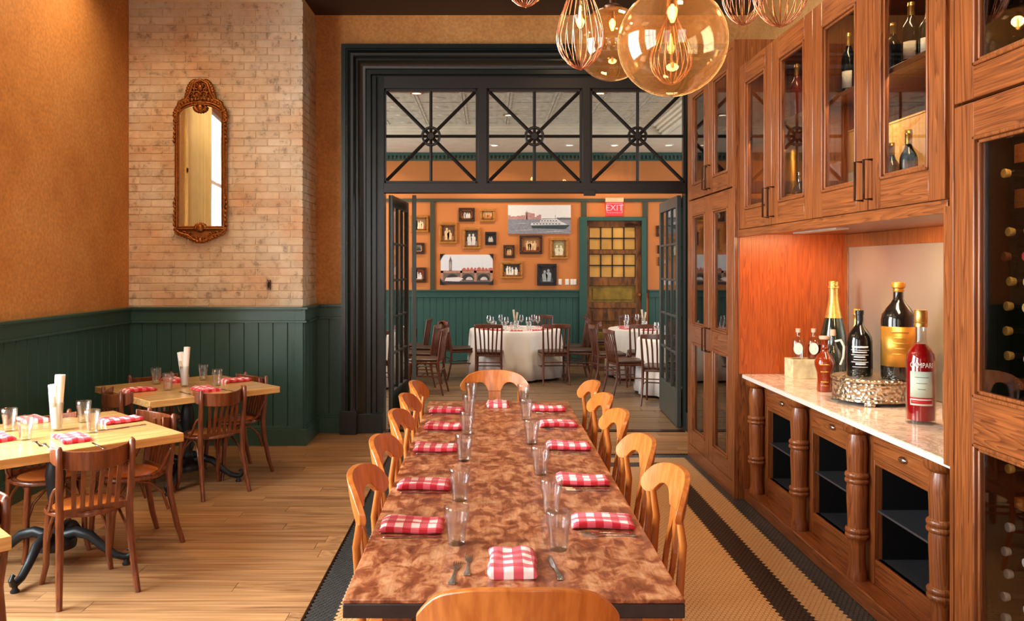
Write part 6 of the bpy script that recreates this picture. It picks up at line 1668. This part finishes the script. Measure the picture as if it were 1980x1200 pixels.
flat(t, 'boat_print', [[(-a * .85, -b * .78), (-a * .3, -b * .82), (-a * .12, -b * .62), (-a * .3, -b * .52), (-a * .8, -b * .56)]], y - .004, tone((214, 208, 204)))
flat(t, 'foreground_print', [rect(-a, a, -b, -b * .84)], y - .004, tone((44, 38, 40)))
g = MB()
for sx in (-1, 1):
    for sz in (-1, 1):
        g.box(sx * (a + .008), sx * (a - .07), -.036, -.0, sz * b, sz * (b + .012)); g.box(sx * (a), sx * (a + .012), -.036, 0, sz * (b + .012), sz * (b - .1)); g.prism([(sx * (a + .008), sz * (b + .008)), (sx * (a - .06), sz * (b + .008)), (sx * (a + .008), sz * (b - .09))], -.038, -.034)
obj('corner_mount', g, M['frame_black'], t)
# pale canvas seen through the right door
t, a, b, y, rs = picture((1790, 300, 1862, 560), None, 'tall pale landscape canvas seen through the right glazed door')
flat(t, 'sky_print', [rect(-a, a, -b * .2, b)], y, tone((226, 222, 214))); flat(t, 'land_print', [rect(-a, a, -b, -b * .2)], y, tone((160, 120, 90)))
# switches
for (x0, x1, nsw, lb) in ((1133, 1157, 1, 'leftmost'), (1177, 1201, 1, 'middle'), (1208, 1247, 2, 'double, nearest the door')):
    (xa, za), (xb, zb2) = to5(x0, 566), to5(x1, 602)
    t = thing('light_switch', 'white wall switch plate on the orange wall, ' + lb, 'switch', ((xa + xb) / 2, YF, (za + zb2) / 2), 0, 'switch plates by the far door')
    a, b = (xb - xa) / 2, (za - zb2) / 2; g = MB(); g.box(-a, a, -.008, 0, -b, b); obj('plate', g, M['white_plastic'], t, .004)
    for k in range(nsw): c_ = 0 if nsw == 1 else (-a / 2 + a * k); g = MB(); g.box(c_ - .018, c_ + .018, -.014, -.008, -.04, .04); obj('rocker', g, M['print_white'], t, .003)
# exit sign
(xa, za) = on(1169.5, 383, YF); (xb, zb2) = on(1204, 417, YF); Ye = YF - .03
t = thing('exit_sign', 'glowing red EXIT sign mounted above the old far door', 'sign', ((xa + xb) / 2, Ye, 0))
a = (xb - xa) / 2; g = MB(); g.box(-a, a, -.07, 0, za - .075, za); obj('housing', g, M['cream_glaze'], t, .004)
g = MB(); g.box(-a + .008, a - .008, -.06, -.01, zb2, za - .07); obj('panel', g, M['exit_red'], t, .004)
g = MB(); zz0, zz1 = zb2 + .045, za - .095; aa = a - .022
for (p, q, r_, s_) in ((-aa, aa, zz1 - .006, zz1), (-aa, aa, zz0, zz0 + .006), (-aa, -aa + .006, zz0, zz1), (aa - .006, aa, zz0, zz1)): g.box(p, q, -.063, -.0605, r_, s_)
obj('border', g, M['exit_letter'], t)
lettering(t, 'EXIT', .155, 'exit_letter', None, loc=(0, -.0625, (zz0 + zz1) / 2), rot=(radians(90), 0, 0))
